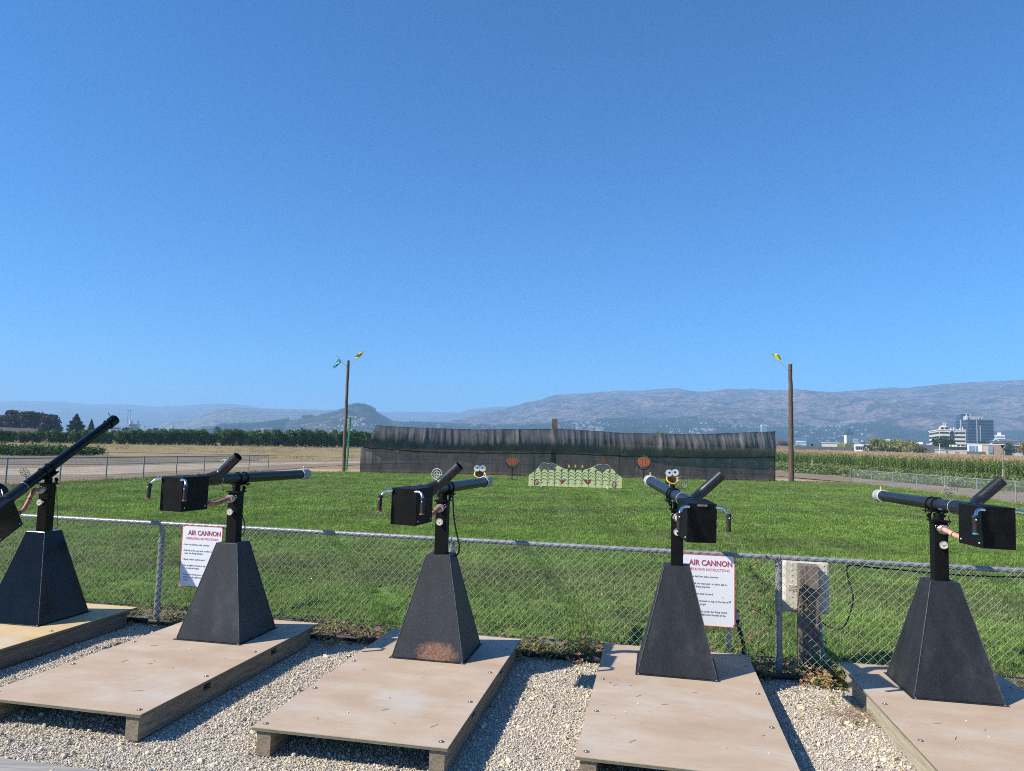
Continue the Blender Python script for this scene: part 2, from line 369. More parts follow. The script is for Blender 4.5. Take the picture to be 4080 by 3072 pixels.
for px, py, a, dz in PL:            # no stones under the middle of a platform, where nothing shows them
    lx = (x-px)*math.cos(a)+(y-py)*math.sin(a); ly = -(x-px)*math.sin(a)+(y-py)*math.cos(a)
    keep &= ~((abs(lx) < .5) & (ly > -.75) & (ly < 1.1)) & ~((abs(abs(lx)-.56) < .05) & (abs(ly) < 1.18))
x, y = x[keep], y[keep]
pts = np.c_[x, y, gz(x, y)+rng.uniform(-.001, .006, len(x))]
scatter('gravel', pts, stones, .0038, .0095, flat=True, label='pale crushed stone gravel between the wooden platforms')
k = rng.random(len(x)) < .012; scatter('coarse_gravel', pts[k]+[0, 0, .004], stones, .014, .024, flat=True, label='larger loose stones scattered over the pale gravel')

# outer fields
def sheet(name, pts, mt, off=.01):
    mb = MB(); mb.add([(p[0], p[1], terr(p[1])+off) for p in pts], [tuple(range(len(pts)))]); o = struct(name, mb, mt)
    if o.data.polygons[0].normal.z < 0: o.data.flip_normals()
    return o
road_m = mat('sandy_track', (.16, .125, .09), (.25, .20, .145), .35, .95, spec=.15, world=True, stretch=(1, 3, 1), c3=(.25, .20, .15), s3=2.5, w3=.5)
plow_m = mat('grey_field_soil', (.12, .10, .08), (.19, .165, .125), .35, .95, spec=.1, world=True, stretch=(.35, 3, 1), c3=(.12, .19, .06), s3=.9, w3=.55)
tan_m = mat('cut_straw_field', (.20, .14, .085), (.30, .235, .125), .25, .95, spec=.1, world=True, stretch=(.5, 2.5, 1), c3=(.26, .27, .10), s3=.6, w3=.6)
sheet('sandy_track', [(-60, 22), (-23, 18), (-18.5, 26.3), (-15.8, 46), (-15, 60), (-11.5, 70), (-6, 78), (20, 80.5), (20, 84), (-13, 81.5), (-22, 71), (-27, 50), (-33, 41), (-60, 36)], road_m, .014)
sheet('track_light_band', [(-60, 29), (-24, 31.5), (-20.2, 36), (-19.5, 45), (-19, 58), (-13.8, 70), (-6, 78.6), (20, 81), (20, 83), (-10, 80.6), (-18, 71), (-24, 58), (-25.5, 48), (-27, 39.5), (-60, 34)], mat('pale_sandy_band', (.26, .21, .155), (.42, .35, .26), .5, .95, spec=.1, world=True, stretch=(1, 3, 1), c3=(.2, .16, .12), s3=3, w3=.5), .02)
sheet('grey_field', [(-140, 40), (-60, 36.5), (-33, 41.5), (-27.5, 50.5), (-24, 68), (-27, 80), (-42, 64), (-140, 61)], plow_m, .014)
sheet('straw_field', [(-160, 72), (-60, 76), (-30, 84), (-6, 86), (-20, 150), (-60, 126), (-160, 92)], tan_m, .02)
sheet('sandy_path', [(19.5, 82), (28.5, 79), (32, 70.6), (31.8, 58), (32, 46), (33, 34), (34, 20), (22.3, 20), (23.9, 33.8), (26.6, 55.9), (24, 68), (19.5, 72)], road_m, .016)
sheet('dirt_margin', [(-15.3, 46.2), (-11.2, 48), (-2, 49.1), (8, 51.3), (20.5, 53.7), (26.4, 54.8), (24, 60), (8, 58), (-8, 55), (-14.6, 52)], mat('bare_margin_soil', (.34, .25, .16), (.44, .34, .22), 1.2, .95, spec=.1, world=True, c3=(.20, .14, .08), s3=9, w3=.6), .01)

# ================================================================ MOUNTAINS (photo silhouette lines, each at its own distance)
def mtn_mat(name, c1, c2, forest, fl, bump=1.0, sc=1.0):
    m, nt, b = newmat(name); b.inputs['Roughness'].default_value = 1; b.inputs['Specular IOR Level'].default_value = 0
    v = _pos(nt, (1, 1, 1.6), True)
    n1 = _noise(nt, .0022*sc, 7, .62, vec=v); n2 = _noise(nt, .011*sc, 6, .7, vec=v); n3 = _noise(nt, .06*sc, 5, .8, vec=v); n6 = _noise(nt, .022*sc, 6, .78, vec=_pos(nt, (1, 1, 2.2), True))
    c = _ramp(nt, n1.outputs[0], [(.35, c1), (.62, c2)]).outputs[0]
    c = _mix(nt, _ramp(nt, n2.outputs[0], [(fl, (0, 0, 0)), (fl+.09, (1, 1, 1))]).outputs[0], c, forest)
    c = _mix(nt, _ramp(nt, n3.outputs[0], [(.46, (0, 0, 0)), (.56, (.85, .85, .85))]).outputs[0], c, tuple(q*.22 for q in c1))
    c = _mix(nt, _ramp(nt, n6.outputs[0], [(.56, (0, 0, 0)), (.66, (.7, .7, .7))]).outputs[0], c, tuple(q*1.5 for q in c2))
    nt.links.new(c, b.inputs['Base Color']); return m
def mountain(name, prof, dist, front, amp, mt, zb=1.5, nx=240, nv=46, p=.8, seed=0, fx=700., back=.12):
    """prof: photo points of the crest line; heightfield rising from zb in front to the crest at dist, then falling away behind"""
    xs = np.linspace(prof[0][0], prof[-1][0], nx); yc = np.interp(xs, [q[0] for q in prof], [q[1] for q in prof])
    mb = MB(); V = []
    jit = (fbm(xs/22, xs*0+seed, seed+3, 4)-.47)*4
    for i, px in enumerate(xs):
        r = ray(px, yc[i]+jit[i]*min(1, 3000/dist+.35)); X = r.x/r.y; zc = r.z/r.y*dist+EYE
        col = []
        for j in range(nv+5):
            t = j/(nv-1)
            y = dist-(1-t)*front if t <= 1 else dist*(1+(t-1)*back*10)
            z = zb+(zc-zb)*(t**p) if t <= 1 else zc-(t-1)*10*(zc-zb)*.5
            col.append((X*y, y, z, t))
        V.append(col)
    A = np.array(V)                     # nx, nv+5, 4
    T = np.clip(A[..., 3], 0, 1); n = fbm(A[..., 0]/fx, A[..., 1]/(fx*1.6), seed, 6, True)-.52
    A[..., 2] += n*amp*np.sin(PI*T)**.8*np.clip((A[-1:, nv-1:nv, 2]*0+A[:, nv-1:nv, 2])/A[:, nv-1, 2].max(), .3, 1)
    A[..., 2] = np.where(A[..., 3] <= 1, np.maximum(A[..., 2], zb-3), A[..., 2])
    k = nv+5; mb.v = [tuple(q[:3]) for q in A.reshape(-1, 4)]
    for i in range(nx-1):
        for j in range(k-1): a = i*k+j; mb.f.append((a, a+k, a+k+1, a+1)); mb.m.append(0)
    struct(name, mb, mt, smooth=2); return A
burn = (.17, .135, .12); tan = (.36, .27, .19); forest = (.022, .036, .026)
mA = mtn_mat('far_ridge_rock', (.08, .085, .075), (.12, .115, .095), (.025, .035, .028), .48)
mB = mtn_mat('burnt_hillside', (.10, .078, .072), (.22, .16, .125), (.025, .026, .028), .48)
mC = mtn_mat('wooded_knoll', (.085, .08, .065), (.17, .14, .105), forest, .38, sc=1.6)
mD = mtn_mat('lower_wooded_slope', (.06, .06, .05), (.15, .125, .09), forest, .38, sc=1.8)
mountain('far_mountain_ridge', [(-900, 1612), (-300, 1606), (0, 1601), (82, 1596), (247, 1601), (354, 1611), (480, 1610), (620, 1620), (700, 1618), (791, 1611), (892, 1607), (981, 1615), (1044, 1626), (1300, 1633), (1521, 1640), (1700, 1641), (1838, 1643), (1900, 1655), (2200, 1680)], 6600, 2600, 45, mA, seed=2, fx=900)
mountain('middle_far_ridge', [(1500, 1700), (1700, 1660), (1838, 1641), (1882, 1629), (1964, 1622), (2040, 1620), (2200, 1618), (2500, 1640)], 5800, 2000, 40, mA, seed=5, fx=1200)
mountain('hazy_left_hills', [(560, 1728), (626, 1700), (683, 1669), (730, 1672), (765, 1668), (810, 1643), (861, 1625), (937, 1623), (1012, 1628), (1107, 1632), (1202, 1632), (1253, 1639), (1330, 1636), (1420, 1660), (1520, 1720)], 4200, 1500, 75, mtn_mat('hazy_hill_rock', (.11, .10, .08), (.22, .18, .13), (.03, .045, .03), .5), seed=8, fx=900)
mountain('burnt_mountain', [(1560, 1735), (1700, 1700), (1800, 1673), (1933, 1648), (2015, 1629), (2110, 1603), (2218, 1584), (2313, 1568), (2458, 1556), (2560, 1556), (2617, 1549), (2700, 1546), (2743, 1559), (2794, 1564), (2908, 1551), (3009, 1559), (3060, 1567), (3205, 1554), (3300, 1570), (3500, 1600)], 4300, 2100, 180, mB, seed=12, fx=620, nx=300, nv=60)
mountain('long_right_mountain', [(2350, 1735), (2550, 1680), (2680, 1648), (2807, 1606), (2933, 1597), (3060, 1573), (3148, 1568), (3205, 1556), (3250, 1557), (3313, 1562), (3414, 1556), (3534, 1545), (3617, 1545), (3756, 1530), (3882, 1522), (3996, 1516), (4080, 1513), (4300, 1508), (4900, 1530)], 3400, 1500, 165, mB, seed=17, fx=520, nx=330, nv=64)
AK = mountain('rocky_knoll', [(740, 1722), (804, 1698), (918, 1694), (1010, 1693), (1076, 1685), (1171, 1672), (1266, 1656), (1329, 1637), (1382, 1622), (1427, 1613), (1464, 1619), (1490, 1633), (1515, 1648), (1566, 1676), (1640, 1684), (1700, 1700), (1800, 1735)], 2300, 620, 26, mC, seed=23, fx=200, p=.62)
AL = mountain('lower_hills', [(1450, 1710), (1560, 1688), (1705, 1680), (1844, 1686), (1933, 1696), (2060, 1699), (2200, 1690), (2360, 1672), (2480, 1668), (2620, 1676), (2760, 1664), (2950, 1672), (3150, 1690), (3330, 1688), (3500, 1672), (3640, 1690), (3800, 1700), (4080, 1690), (4500, 1690)], 2500, 900, 34, mD, seed=29, fx=260, nx=300, p=.7)
AT = mountain('dry_foothills', [(3080, 1790), (3170, 1765), (3300, 1752), (3440, 1760), (3560, 1752), (3700, 1762), (3900, 1770), (4200, 1775)], 1900, 300, 12, mtn_mat('dry_grass_slope', (.36, .28, .19), (.46, .36, .25), (.05, .06, .04), .6, sc=2), seed=33, fx=160, nx=120, nv=20)
# houses dotted over the lower slopes, in bands
hm = [mat('pale_house_wall', (.50, .49, .47), rough=.8), mat('house_roof_grey', (.25, .24, .24), rough=.8), mat('beige_house_wall', (.55, .5, .42), rough=.8)]
def houses(name, A, n, vr, xr, seed, label, s=1., dens=None):
    r = np.random.default_rng(seed); mb = MB(); nx, nv, _ = A.shape; k = 0; tries = 0
    while k < n and tries < n*30:
        tries += 1; i = int(r.integers(0, nx)); j = int(r.integers(int(vr[0]*(nv-5)), int(vr[1]*(nv-5)))); x, y, z, _t = A[i, j]
        q = x/y
        if not (xr[0] < q < xr[1]): continue
        if fbm(np.array([q*26.]), np.array([j*.16]), seed, 3)[0] < .50: continue
        w = r.uniform(3.5, 7.5)*s; d = 5; h = r.uniform(1.6, 2.8)*s
        x += r.uniform(-8, 8); mb.cm = 0 if r.random() < .7 else 2; mb.box(x-w/2, x+w/2, y-d/2, y+d/2, z-5, z+h)
        mb.cm = 1; mb.add([(x-w/2-.4, y-d/2-.4, z+h), (x+w/2+.4, y-d/2-.4, z+h), (x+w/2+.4, y+d/2+.4, z+h), (x-w/2-.4, y+d/2+.4, z+h), (x-w/2+1, y, z+h+1.2*s), (x+w/2-1, y, z+h+1.2*s)], [(0, 1, 5, 4), (2, 3, 4, 5), (1, 2, 5), (3, 0, 4)]); k += 1
    tag(mb.build(name, hm), label, kind='stuff')
houses('hillside_houses', AK, 80, (.08, .42), (-.36, -.13), 3, 'small pale houses scattered on the wooded knoll')
houses('valley_houses', AL, 440, (.10, .8), (-.2, .5), 4, 'bands of small pale houses across the lower hills')

# the air between: one closed even box around camera and scene
hz = bpy.data.materials.new('valley_haze'); hz.use_nodes = True; t = hz.node_tree; t.nodes.clear()
pv = t.nodes.new('ShaderNodeVolumePrincipled'); pv.inputs['Color'].default_value = (.37, .64, .96, 1); pv.inputs['Density'].default_value = 2.5e-4; pv.inputs['Anisotropy'].default_value = 0
ho = t.nodes.new('ShaderNodeOutputMaterial'); t.links.new(pv.outputs[0], ho.inputs['Volume'])
mb = MB(); mb.box(-12000, 12000, -700, 11500, -2, 450); tag(mb.build('haze', hz), 'pale blue haze over the valley', kind='stuff')

# ================================================================ MATERIALS FOR BUILT THINGS
black = mat('black_paint', (.003, .003, .003), (.007, .007, .007), 7, .55, spec=.14, c3=(.03, .03, .03), s3=90, w3=.2, bump=.06, bscale=60)
gloss = mat('glossy_black_paint', (.003, .003, .003), (.006, .006, .006), 5, .16, spec=.22, c3=(.05, .05, .05), s3=70, w3=.18)
pvc = mat('black_plastic_pipe', (.006, .007, .008), (.014, .015, .018), 8, .36, spec=.45, stretch=(1, .3, 1), c3=(.12, .13, .15), s3=130, w3=.35, bump=.05, bscale=70)
wornp = mat('weathered_black_steel', (.010, .0125, .017), (.022, .0255, .032), 5, .55, spec=.35, stretch=(1, 1, .35), c3=(.10, .10, .11), s3=120, w3=.3, smudge=((.085, .085, .09), 5, .45), bump=.12, bscale=160)
wornd = mat('faded_black_steel', (.009, .011, .014), (.019, .0215, .026), 9, .6, spec=.35, stretch=(1, 1, .3), c3=(.09, .09, .09), s3=150, w3=.35, smudge=((.075, .078, .075), 4, .5), bump=.15, bscale=180)
chrome = mat('chrome', (.75, .76, .78), rough=.12, metal=1)
galv = mat('galvanized_steel', (.22, .235, .25), (.33, .345, .36), 12, .5, metal=.35, spec=.35, c3=(.25, .26, .27), s3=60, w3=.5, bump=.05)
wire_m = mat('galvanized_wire', (.26, .29, .275), (.38, .41, .39), 20, .6, metal=.1, spec=.3)
steel = mat('bare_steel_bolt', (.22, .21, .2), (.4, .39, .37), 60, .45, metal=.8)
capm = mat('white_grey_cap', (.27, .28, .30), (.36, .37, .39), 30, .55)
capr = mat('pale_cap_ring', (.55, .56, .57), rough=.5)
rubber = mat('black_rubber', (.012, .012, .013), (.02, .02, .021), 40, .6, bump=.2, bscale=220)
redcap = mat('red_end_cap', (.45, .07, .03), (.55, .12, .06), 30, .5)
bluecap = mat('blue_end_cap', (.02, .30, .50), rough=.45)
hose_m = mat('faded_red_hose', (.30, .085, .06), (.42, .17, .13), 25, .6, c3=(.5, .36, .30), s3=60, w3=.5)
hose_p = mat('pink_faded_hose', (.50, .22, .16), (.62, .38, .30), 25, .6, c3=(.65, .55, .48), s3=60, w3=.5)
brass = mat('tarnished_coupling', (.38, .33, .27), (.60, .57, .52), 40, .4, metal=.7)
face = mat('gauge_face', (.66, .62, .54), rough=.4); blackp = mat('black_print', (.02, .02, .02), rough=.5)
sightg = mat('pale_grey_sight', (.50, .50, .49), (.60, .6, .58), 60, .5); sightd = mat('dark_grey_sight', (.10, .10, .095), (.16, .155, .15), 60, .5)
yel = mat('yellow_bead', (.75, .45, .03), rough=.35)

# rust near the base of one pedestal
m, nt, b = newmat('rusty_black_steel'); v = _pos(nt); b.inputs['Roughness'].default_value = .55
base = _ramp(nt, _noise(nt, 5, 5, vec=_pos(nt, (1, 1, .35))).outputs[0], [(.35, (.009, .0105, .013)), (.65, (.019, .021, .025))]).outputs[0]
fine = _noise(nt, 130, 3, vec=_pos(nt, (1, 1, .4))); base = _mix(nt, _ramp(nt, fine.outputs[0], [(.55, (0, 0, 0)), (.75, (.4, .4, .4))]).outputs[0], base, (.13, .13, .14))
sp = nt.nodes.new('ShaderNodeSeparateXYZ'); nt.links.new(v, sp.inputs[0])
dx = _math(nt, 'POWER', _math(nt, 'MULTIPLY', _math(nt, 'SUBTRACT', sp.outputs[0], .07), 4.2), 2.); dz = _math(nt, 'POWER', _math(nt, 'MULTIPLY', _math(nt, 'SUBTRACT', sp.outputs[2], .05), 7.5), 2.)
q = _math(nt, 'SUBTRACT', 1.15, _math(nt, 'ADD', dx, dz)); nn = _noise(nt, 17, 6, .75, vec=v); q = _math(nt, 'MULTIPLY', q, _math(nt, 'MULTIPLY', nn.outputs[0], 1.5))
f = _ramp(nt, q, [(.38, (0, 0, 0)), (.75, (.85, .85, .85))]).outputs[0]
rust = _ramp(nt, _noise(nt, 45, 5, .7, vec=v).outputs[0], [(.35, (.10, .045, .02)), (.55, (.26, .13, .07)), (.7, (.30, .25, .19))]).outputs[0]
nt.links.new(_mix(nt, f, base, rust), b.inputs['Base Color']); rustm = m

# plywood top: weathered, with faint grain, stains and pale scuffs
def plymat(name, c1, c2, c3):
    m, nt, b = newmat(name); b.inputs['Roughness'].default_value = .72; b.inputs['Specular IOR Level'].default_value = .3
    v = _pos(nt); oi = nt.nodes.new('ShaderNodeObjectInfo'); sh = nt.nodes.new('ShaderNodeVectorMath'); sh.operation = 'SCALE'; sh.inputs[3].default_value = 20; nt.links.new(oi.outputs['Location'], sh.inputs[0])
    ad = nt.nodes.new('ShaderNodeVectorMath'); nt.links.new(v, ad.inputs[0]); nt.links.new(sh.outputs[0], ad.inputs[1]); v = ad.outputs[0]
    mp = nt.nodes.new('ShaderNodeMapping'); mp.inputs['Scale'].default_value = (1.0, 2.0, 1); nt.links.new(v, mp.inputs[0])
    mg = nt.nodes.new('ShaderNodeMapping'); mg.inputs['Scale'].default_value = (4, 60, 4); nt.links.new(v, mg.inputs[0])
    c = _ramp(nt, _noise(nt, 1.6, 6, .6, vec=mp.outputs[0]).outputs[0], [(.3, c1), (.52, c2), (.72, c3)]).outputs[0]
    c = _mix(nt, _ramp(nt, _noise(nt, 1.4, 3, vec=mg.outputs[0]).outputs[0], [(.45, (0, 0, 0)), (.7, (.16, .16, .16))]).outputs[0], c, tuple(x*.72 for x in c1))
    c = _mix(nt, _ramp(nt, _noise(nt, 2.3, 5, .65, vec=v).outputs[0], [(.52, (0, 0, 0)), (.70, (.25, .25, .25))]).outputs[0], c, tuple(x*.80 for x in c1))
    c = _mix(nt, _ramp(nt, _noise(nt, 1.1, 4, .6, vec=v).outputs[0], [(.55, (0, 0, 0)), (.68, (.55, .55, .55))]).outputs[0], c, (.47, .46, .43))
    c = _mix(nt, _ramp(nt, _noise(nt, 28, 5, .8, vec=v).outputs[0], [(.62, (0, 0, 0)), (.72, (.55, .55, .55))]).outputs[0], c, tuple(min(1, x*1.28) for x in c3))
    c = _mix(nt, _ramp(nt, _noise(nt, 75, 2, .5, vec=v).outputs[0], [(.70, (0, 0, 0)), (.76, (.8, .8, .8))]).outputs[0], c, (.12, .085, .06))
    nt.links.new(c, b.inputs['Base Color']); bp = nt.nodes.new('ShaderNodeBump'); bp.inputs['Strength'].default_value = .12; bp.inputs['Distance'].default_value = .004
    nt.links.new(_noise(nt, 40, 5, .7, vec=mg.outputs[0]).outputs[0], bp.inputs['Height']); nt.links.new(bp.outputs[0], b.inputs['Normal']); return m
ply = plymat('weathered_plywood', (.39, .285, .205), (.44, .345, .255), (.48, .42, .35))
plyy = plymat('yellowed_plywood', (.48, .34, .165), (.55, .42, .23), (.58, .47, .32))
plyedge = mat('mossy_plywood_edge', (.10, .095, .055), (.20, .185, .13), 8, .85, stretch=(1, 1, 40), c3=(.30, .27, .2), s3=14, w3=.5)
beam_m = mat('grey_weathered_timber', (.17, .13, .085), (.30, .24, .165), 3.2, .85, stretch=(14, 1, 14), c3=(.08, .07, .055), s3=6, w3=.8, bump=.5, bscale=14)
beam_p = mat('pale_weathered_timber', (.28, .25, .18), (.40, .36, .27), 3.0, .85, stretch=(14, 1, 14), c3=(.16, .15, .11), s3=6, w3=.8, bump=.5, bscale=14)
beam_d = mat('dark_weathered_timber', (.11, .09, .07), (.20, .165, .13), 3.0, .85, stretch=(14, 1, 14), c3=(.05, .042, .035), s3=6, w3=.9, bump=.5, bscale=14)

# ================================================================ PLATFORMS
def beam_mesh(notches, name='side_beam'):
    """timber 9 cm wide, 14.5 cm deep, 2.3 m long with slots cut in its top edge"""
    w = .045; prof = [(-1.205, -.165), (1.10, -.165), (1.10, -.021)]
    for y in sorted(notches, reverse=True): prof += [(y+.045, -.021), (y+.045, -.075), (y-.045, -.075), (y-.045, -.021)]
    prof += [(-1.205, -.021)]; n = len(prof); mb = MB()
    mb.add([(-w, y, z) for y, z in prof]+[(w, y, z) for y, z in prof], [tuple(range(n)), tuple(range(2*n-1, n-1, -1))]+[(i, n+i, n+(i+1) % n, (i+1) % n) for i in range(n)])
    return mb
ply_mb = MB(); ply_mb.box(-.61, .61, -1.22, 1.22, -.004, 0); ply_mb.cm = 1; ply_mb.box(-.609, .609, -1.219, 1.219, -.020, -.004)
PLY = {k: ply_mb.mesh('plywood_top', [mm, plyedge]) for k, mm in (('p', ply), ('y', plyy))}
def fixn(me):
    bm = bmesh.new(); bm.from_mesh(me); bmesh.ops.recalc_face_normals(bm, faces=bm.faces); bm.to_mesh(me); bm.free(); return me
BEAM = {(n, k): fixn(beam_mesh(n).mesh('side_beam', mm)) for n in ((), (.43, -.5)) for k, mm in (('g', beam_m), ('p', beam_p), ('d', beam_d))}
mb = MB(); mb.cyl((0, 0, 0), (0, 0, .003), .017, 14); mb.sph((0, 0, .003), .0095, 10, 6, .7); BOLT = mb.mesh('carriage_bolt', steel, True)
mb = MB(); mb.box(-.52, .52, -.02, .02, -.10, -.0205); CROSS = mb.mesh('cross_member', beam_d)
plat_info = [
    ('yellowed plywood platform at the far left with a dark cracked side timber', 'y', 'd', 'd', ()),
    ('pinkish plywood platform under the cannon beside the left instruction sign', 'p', 'g', 'g', (.43, -.5)),
    ('pinkish plywood platform under the rust stained pedestal, third from the left', 'p', 'g', 'g', (.43, -.5)),
    ('pinkish plywood platform under the cannon aimed left beside the right instruction sign', 'p', 'g', 'g', ()),
    ('plywood platform at the far right with a pale sunlit side timber', 'p', 'p', 'g', ())]
for i, (px, py, a, dz) in enumerate(PL):
    lab, kp, kl, kr, nch = plat_info[i]
    t = thing('wooden_platform', lab, 'platform', (px, py, 0), a, 'wooden platforms carrying the cannons')
    part('plywood_top', PLY[kp], t)
    part('side_beam', BEAM[((), kl)], t, Matrix.Translation((-.535, 0, 0))); part('side_beam', BEAM[(nch, kr)], t, Matrix.Translation((.545, 0, 0)))
    for y in (1.02, .12, -.62): part('cross_member', CROSS, t, Matrix.Translation((0, y, 0)))
    for sx in (-.555, .552):
        for y in (-1.135, -.47, .19, .86): part('bolt', BOLT, t, Matrix.Translation((sx+random.uniform(-.006, .006), y+random.uniform(-.02, .02), 0)))

# ================================================================ AIR CANNONS
ZP, LM, BW, YR, YF, ZT, ZB, BX = 1.3644, 1.1196, .104, -.8368, -.5317, .041, -.2317, .0073
RB = .046
TUR = [(-.0962, .5053, -.0365, (-.0315, -.022, -.0025)), (-.2817, .006, .006, (.0115, .0072, .0106)), (-.2942, .0105, .01, (.0156, .0103, -.0042)),
       (-.0057, .0597, .0018, (-.029, -.0284, .0067)), (-.1081, -.0007, .0179, (.0027, .0253, .0106))]
PP = [(.0191, .605), (.0197, .6406), (-.003, .6521), (-.0061, .692), (-.0041, .6772)]
def MS(mb, name, mats, smooth=True): return mb.mesh(name, mats, smooth)
# pedestal
def pedestal_mesh(mm):
    mb = MB(); mb.frus(.595, .2, .006, .806); return mb.mesh('pedestal', mm)
mb = MB(); mb.tube([(.297+(.1-.297)*k/10+.0006*math.sin(k*2.2), .297+(.1-.297)*k/10, .008+.797*k/10) for k in range(11)], .0034, 6); WELD = mb.mesh('corner_weld', mat('worn_edge_steel', (.045, .047, .05), (.13, .13, .13), 30, .5, metal=.3), True)
mb = MB(); mb.box(-.315, .315, -.315, .315, 0, .0055); FLANGE = mb.mesh('base_flange', wornd)
mb = MB(); mb.box(-.048, .048, -.048, .048, .807, 1.245); POST = {0: mb.mesh('post', black), 1: mb.mesh('post', gloss)}
mb = MB(); mb.box(-.062, .062, -.068, .062, 1.246, 1.258); mb.cyl((0, 0, 1.2585), (0, 0, 1.300), .034, 18); mb.sph((0, 0, 1.298), .034, 18, 8, .5)
for sx in (-1, 1): mb.box(sx*.045-.006, sx*.045+.006, .03, .058, 1.2585, 1.306); mb.cyl((sx*.05, .044, 1.285), (sx*.066, .044, 1.285), .010, 6)
SWIV = mb.mesh('swivel_head', black, True)
# turret parts, origin on the barrel axis above the post, +y to the muzzle
mb = MB(); mb.pipe([(0, -.60, 0), (0, LM-.06, 0)], RB, RB-.005, 28); mb.cm = 1
for k in range(7): mb.cyl((.0, 0, 0), (0, 0, 0), .0001, 3)
BARREL = {0: MS(mb, 'barrel', [pvc, pvc]), 1: MS(mb, 'barrel', [gloss, gloss])}
mb = MB(); mb.pipe([(0, -.53, 0), (0, -.275, 0)], RB+.006, RB+.0005, 28); mb.cm = 1; mb.torus((0, -.278, 0), (0, 1, 0), RB+.0035, .0035, 28); SLEEVE = MS(mb, 'coupling_sleeve', [pvc, sightg])
mb = MB(); mb.pipe([(0, LM-.115, 0), (0, LM, 0)], RB+.010, RB-.003, 28); mb.cm = 1; mb.torus((0, LM-.117, 0), (0, 1, 0), RB+.0065, .0052, 28); CAP = {0: MS(mb, 'muzzle_cap', [capm, capr]), 1: MS(mb, 'muzzle_cap', [gloss, gloss])}
mb = MB(); mb.pipe(cr([(.0, -.50, .0), (.055, -.435, .028), (.1026, -.389, .0575), (.17, -.387, .119), (.2675, -.3868, .2098)], 5), .040, .036, 24); FEED = {0: MS(mb, 'feed_tube', pvc)}
mb = MB(); mb.pipe(cr([(.0, -.50, .0), (-.055, -.435, .028), (-.1026, -.40, .0575), (-.17, -.42, .119), (-.2675, -.45, .2098)], 5), .040, .036, 24); FEED[1] = MS(mb, 'feed_tube', gloss)
mb = MB(); mb.box(BX-BW, BX+BW, YR, YF, ZB, ZT); HOUS = {0: mb.mesh('valve_housing', black), 1: mb.mesh('valve_housing', gloss)}
mb = MB(); mb.box(BX-.035, BX+.035, YR-.004, YR-.0005, ZT-.018, ZT-.004); LATCH = mb.mesh('latch_plate', steel)
SCREW = MB(); SCREW.sph((0, 0, 0), .006, 8, 5); SCREW = MS(SCREW, 'screw', capr)
SCREWS = ((BX-BW-.001, YF-.035, ZB+.03), (BX-BW-.001, YR+.035, ZB+.03), (BX+BW+.001, YF-.035, ZB+.03), (BX+BW+.001, YR+.035, ZB+.03))
def handle(sx):
    p = cr([(BX+sx*(BW-.012), YR-.006, ZT-.022), (BX+sx*(BW+.012), YR-.010, ZT-.020), (BX+sx*(BW+.042), YR-.022, ZT-.030), (BX+sx*(BW+.062), YR-.040, ZT-.062), (BX+sx*.1725, YR-.046, ZT-.10), (BX+sx*.1731, YR-.052, -.135)], 5)
    mb = MB(); mb.tube(p, .0108, 12); return MS(mb, 'handlebar', chrome)
HB = {s: handle(s) for s in (-1, 1)}
def grip(sx, capmat):
    x = BX+sx*.1731; mb = MB(); y0, y1 = YR-.045, YR-.052
    mb.tube([(x, y0, -.022), (x, y0, -.030), (x, y0-.001, -.038), (x, y1, -.130)], [.019, .0205, .0155, .0155], 14); mb.cyl((x, y0, -.016), (x, y0, -.022), .0175, 14)
    for k in range(7): mb.torus((x, y0-.001-.0009*k, -.045-.012*k), (0, 0, 1), .0152, .0016, 14, 4)
    mb.cm = 1; mb.cyl((x, y1, -.130), (x, y1, -.1385), .0175, 14); mb.cm = 2; mb.sph((x, y0-.019, -.045), .0055, 8, 6); return MS(mb, 'grip', [rubber, capmat, capr])
GRIP = {(s, k): grip(s, mm) for s in (-1, 1) for k, mm in (('r', redcap), ('b', bluecap), ('k', rubber))}
def sight(mm):
    mb = MB(); c = (0.0045, -.2152, .1229); y = c[1]; th = .0016
    for r_, w_ in ((.0455, .0058), (.0265, .0048), (.0085, .0042)): mb.torus(c, (0, 1, 0), r_, w_*.55, 30 if r_ > .02 else 14, 4)
    for ax in ((1, 0), (-1, 0), (0, 1), (0, -1)):
        a, b_ = .0085, .0455
        if ax[0]: mb.box(min(ax[0]*a, ax[0]*b_)+c[0], max(ax[0]*a, ax[0]*b_)+c[0], y-th, y+th, c[2]-.0016, c[2]+.0016)
        else: mb.box(c[0]-.0016, c[0]+.0016, y-th, y+th, min(ax[1]*a, ax[1]*b_)+c[2], max(ax[1]*a, ax[1]*b_)+c[2])
    mb.box(c[0]-.003, c[0]+.003, y-.002, y+.002, RB, c[2]-.046); mb.cyl((c[0], y, RB-.002), (c[0], y, RB+.012), .007, 8); return MS(mb, 'rear_sight', mm)
SIGHT = {'l': sight(sightg), 'd': sight(sightd)}
mb = MB(); mb.cyl((0, LM-.055, RB+.008), (0, LM-.055, RB+.024), .0055, 8); mb.cm = 1; mb.sph((0, LM-.055, RB+.03), .0085, 10, 7); BEAD = {0: MS(mb, 'front_sight', [capr, yel])}
mb = MB(); mb.cyl((0, LM-.04, RB+.005), (0, LM-.06, RB+.066), .0045, 8); mb.cm = 1; mb.sph((0, LM-.06, RB+.070), .006, 8, 6); BEAD[1] = MS(mb, 'front_sight', [brass, yel])
mb = MB()
for y in (-.02, .075):
    mb.torus((0, y, 0), (0, 1, 0), RB+.0045, .0052, 30, 6)
    for sx in (-1, 1): mb.tube([(sx*(RB+.003), y, .0), (sx*(RB+.002), y, -.03), (sx*(RB-.001), y, -.072)], .0055, 6); mb.cyl((sx*(RB-.001), y, -.062), (sx*(RB-.001), y, -.056), .0115, 6)
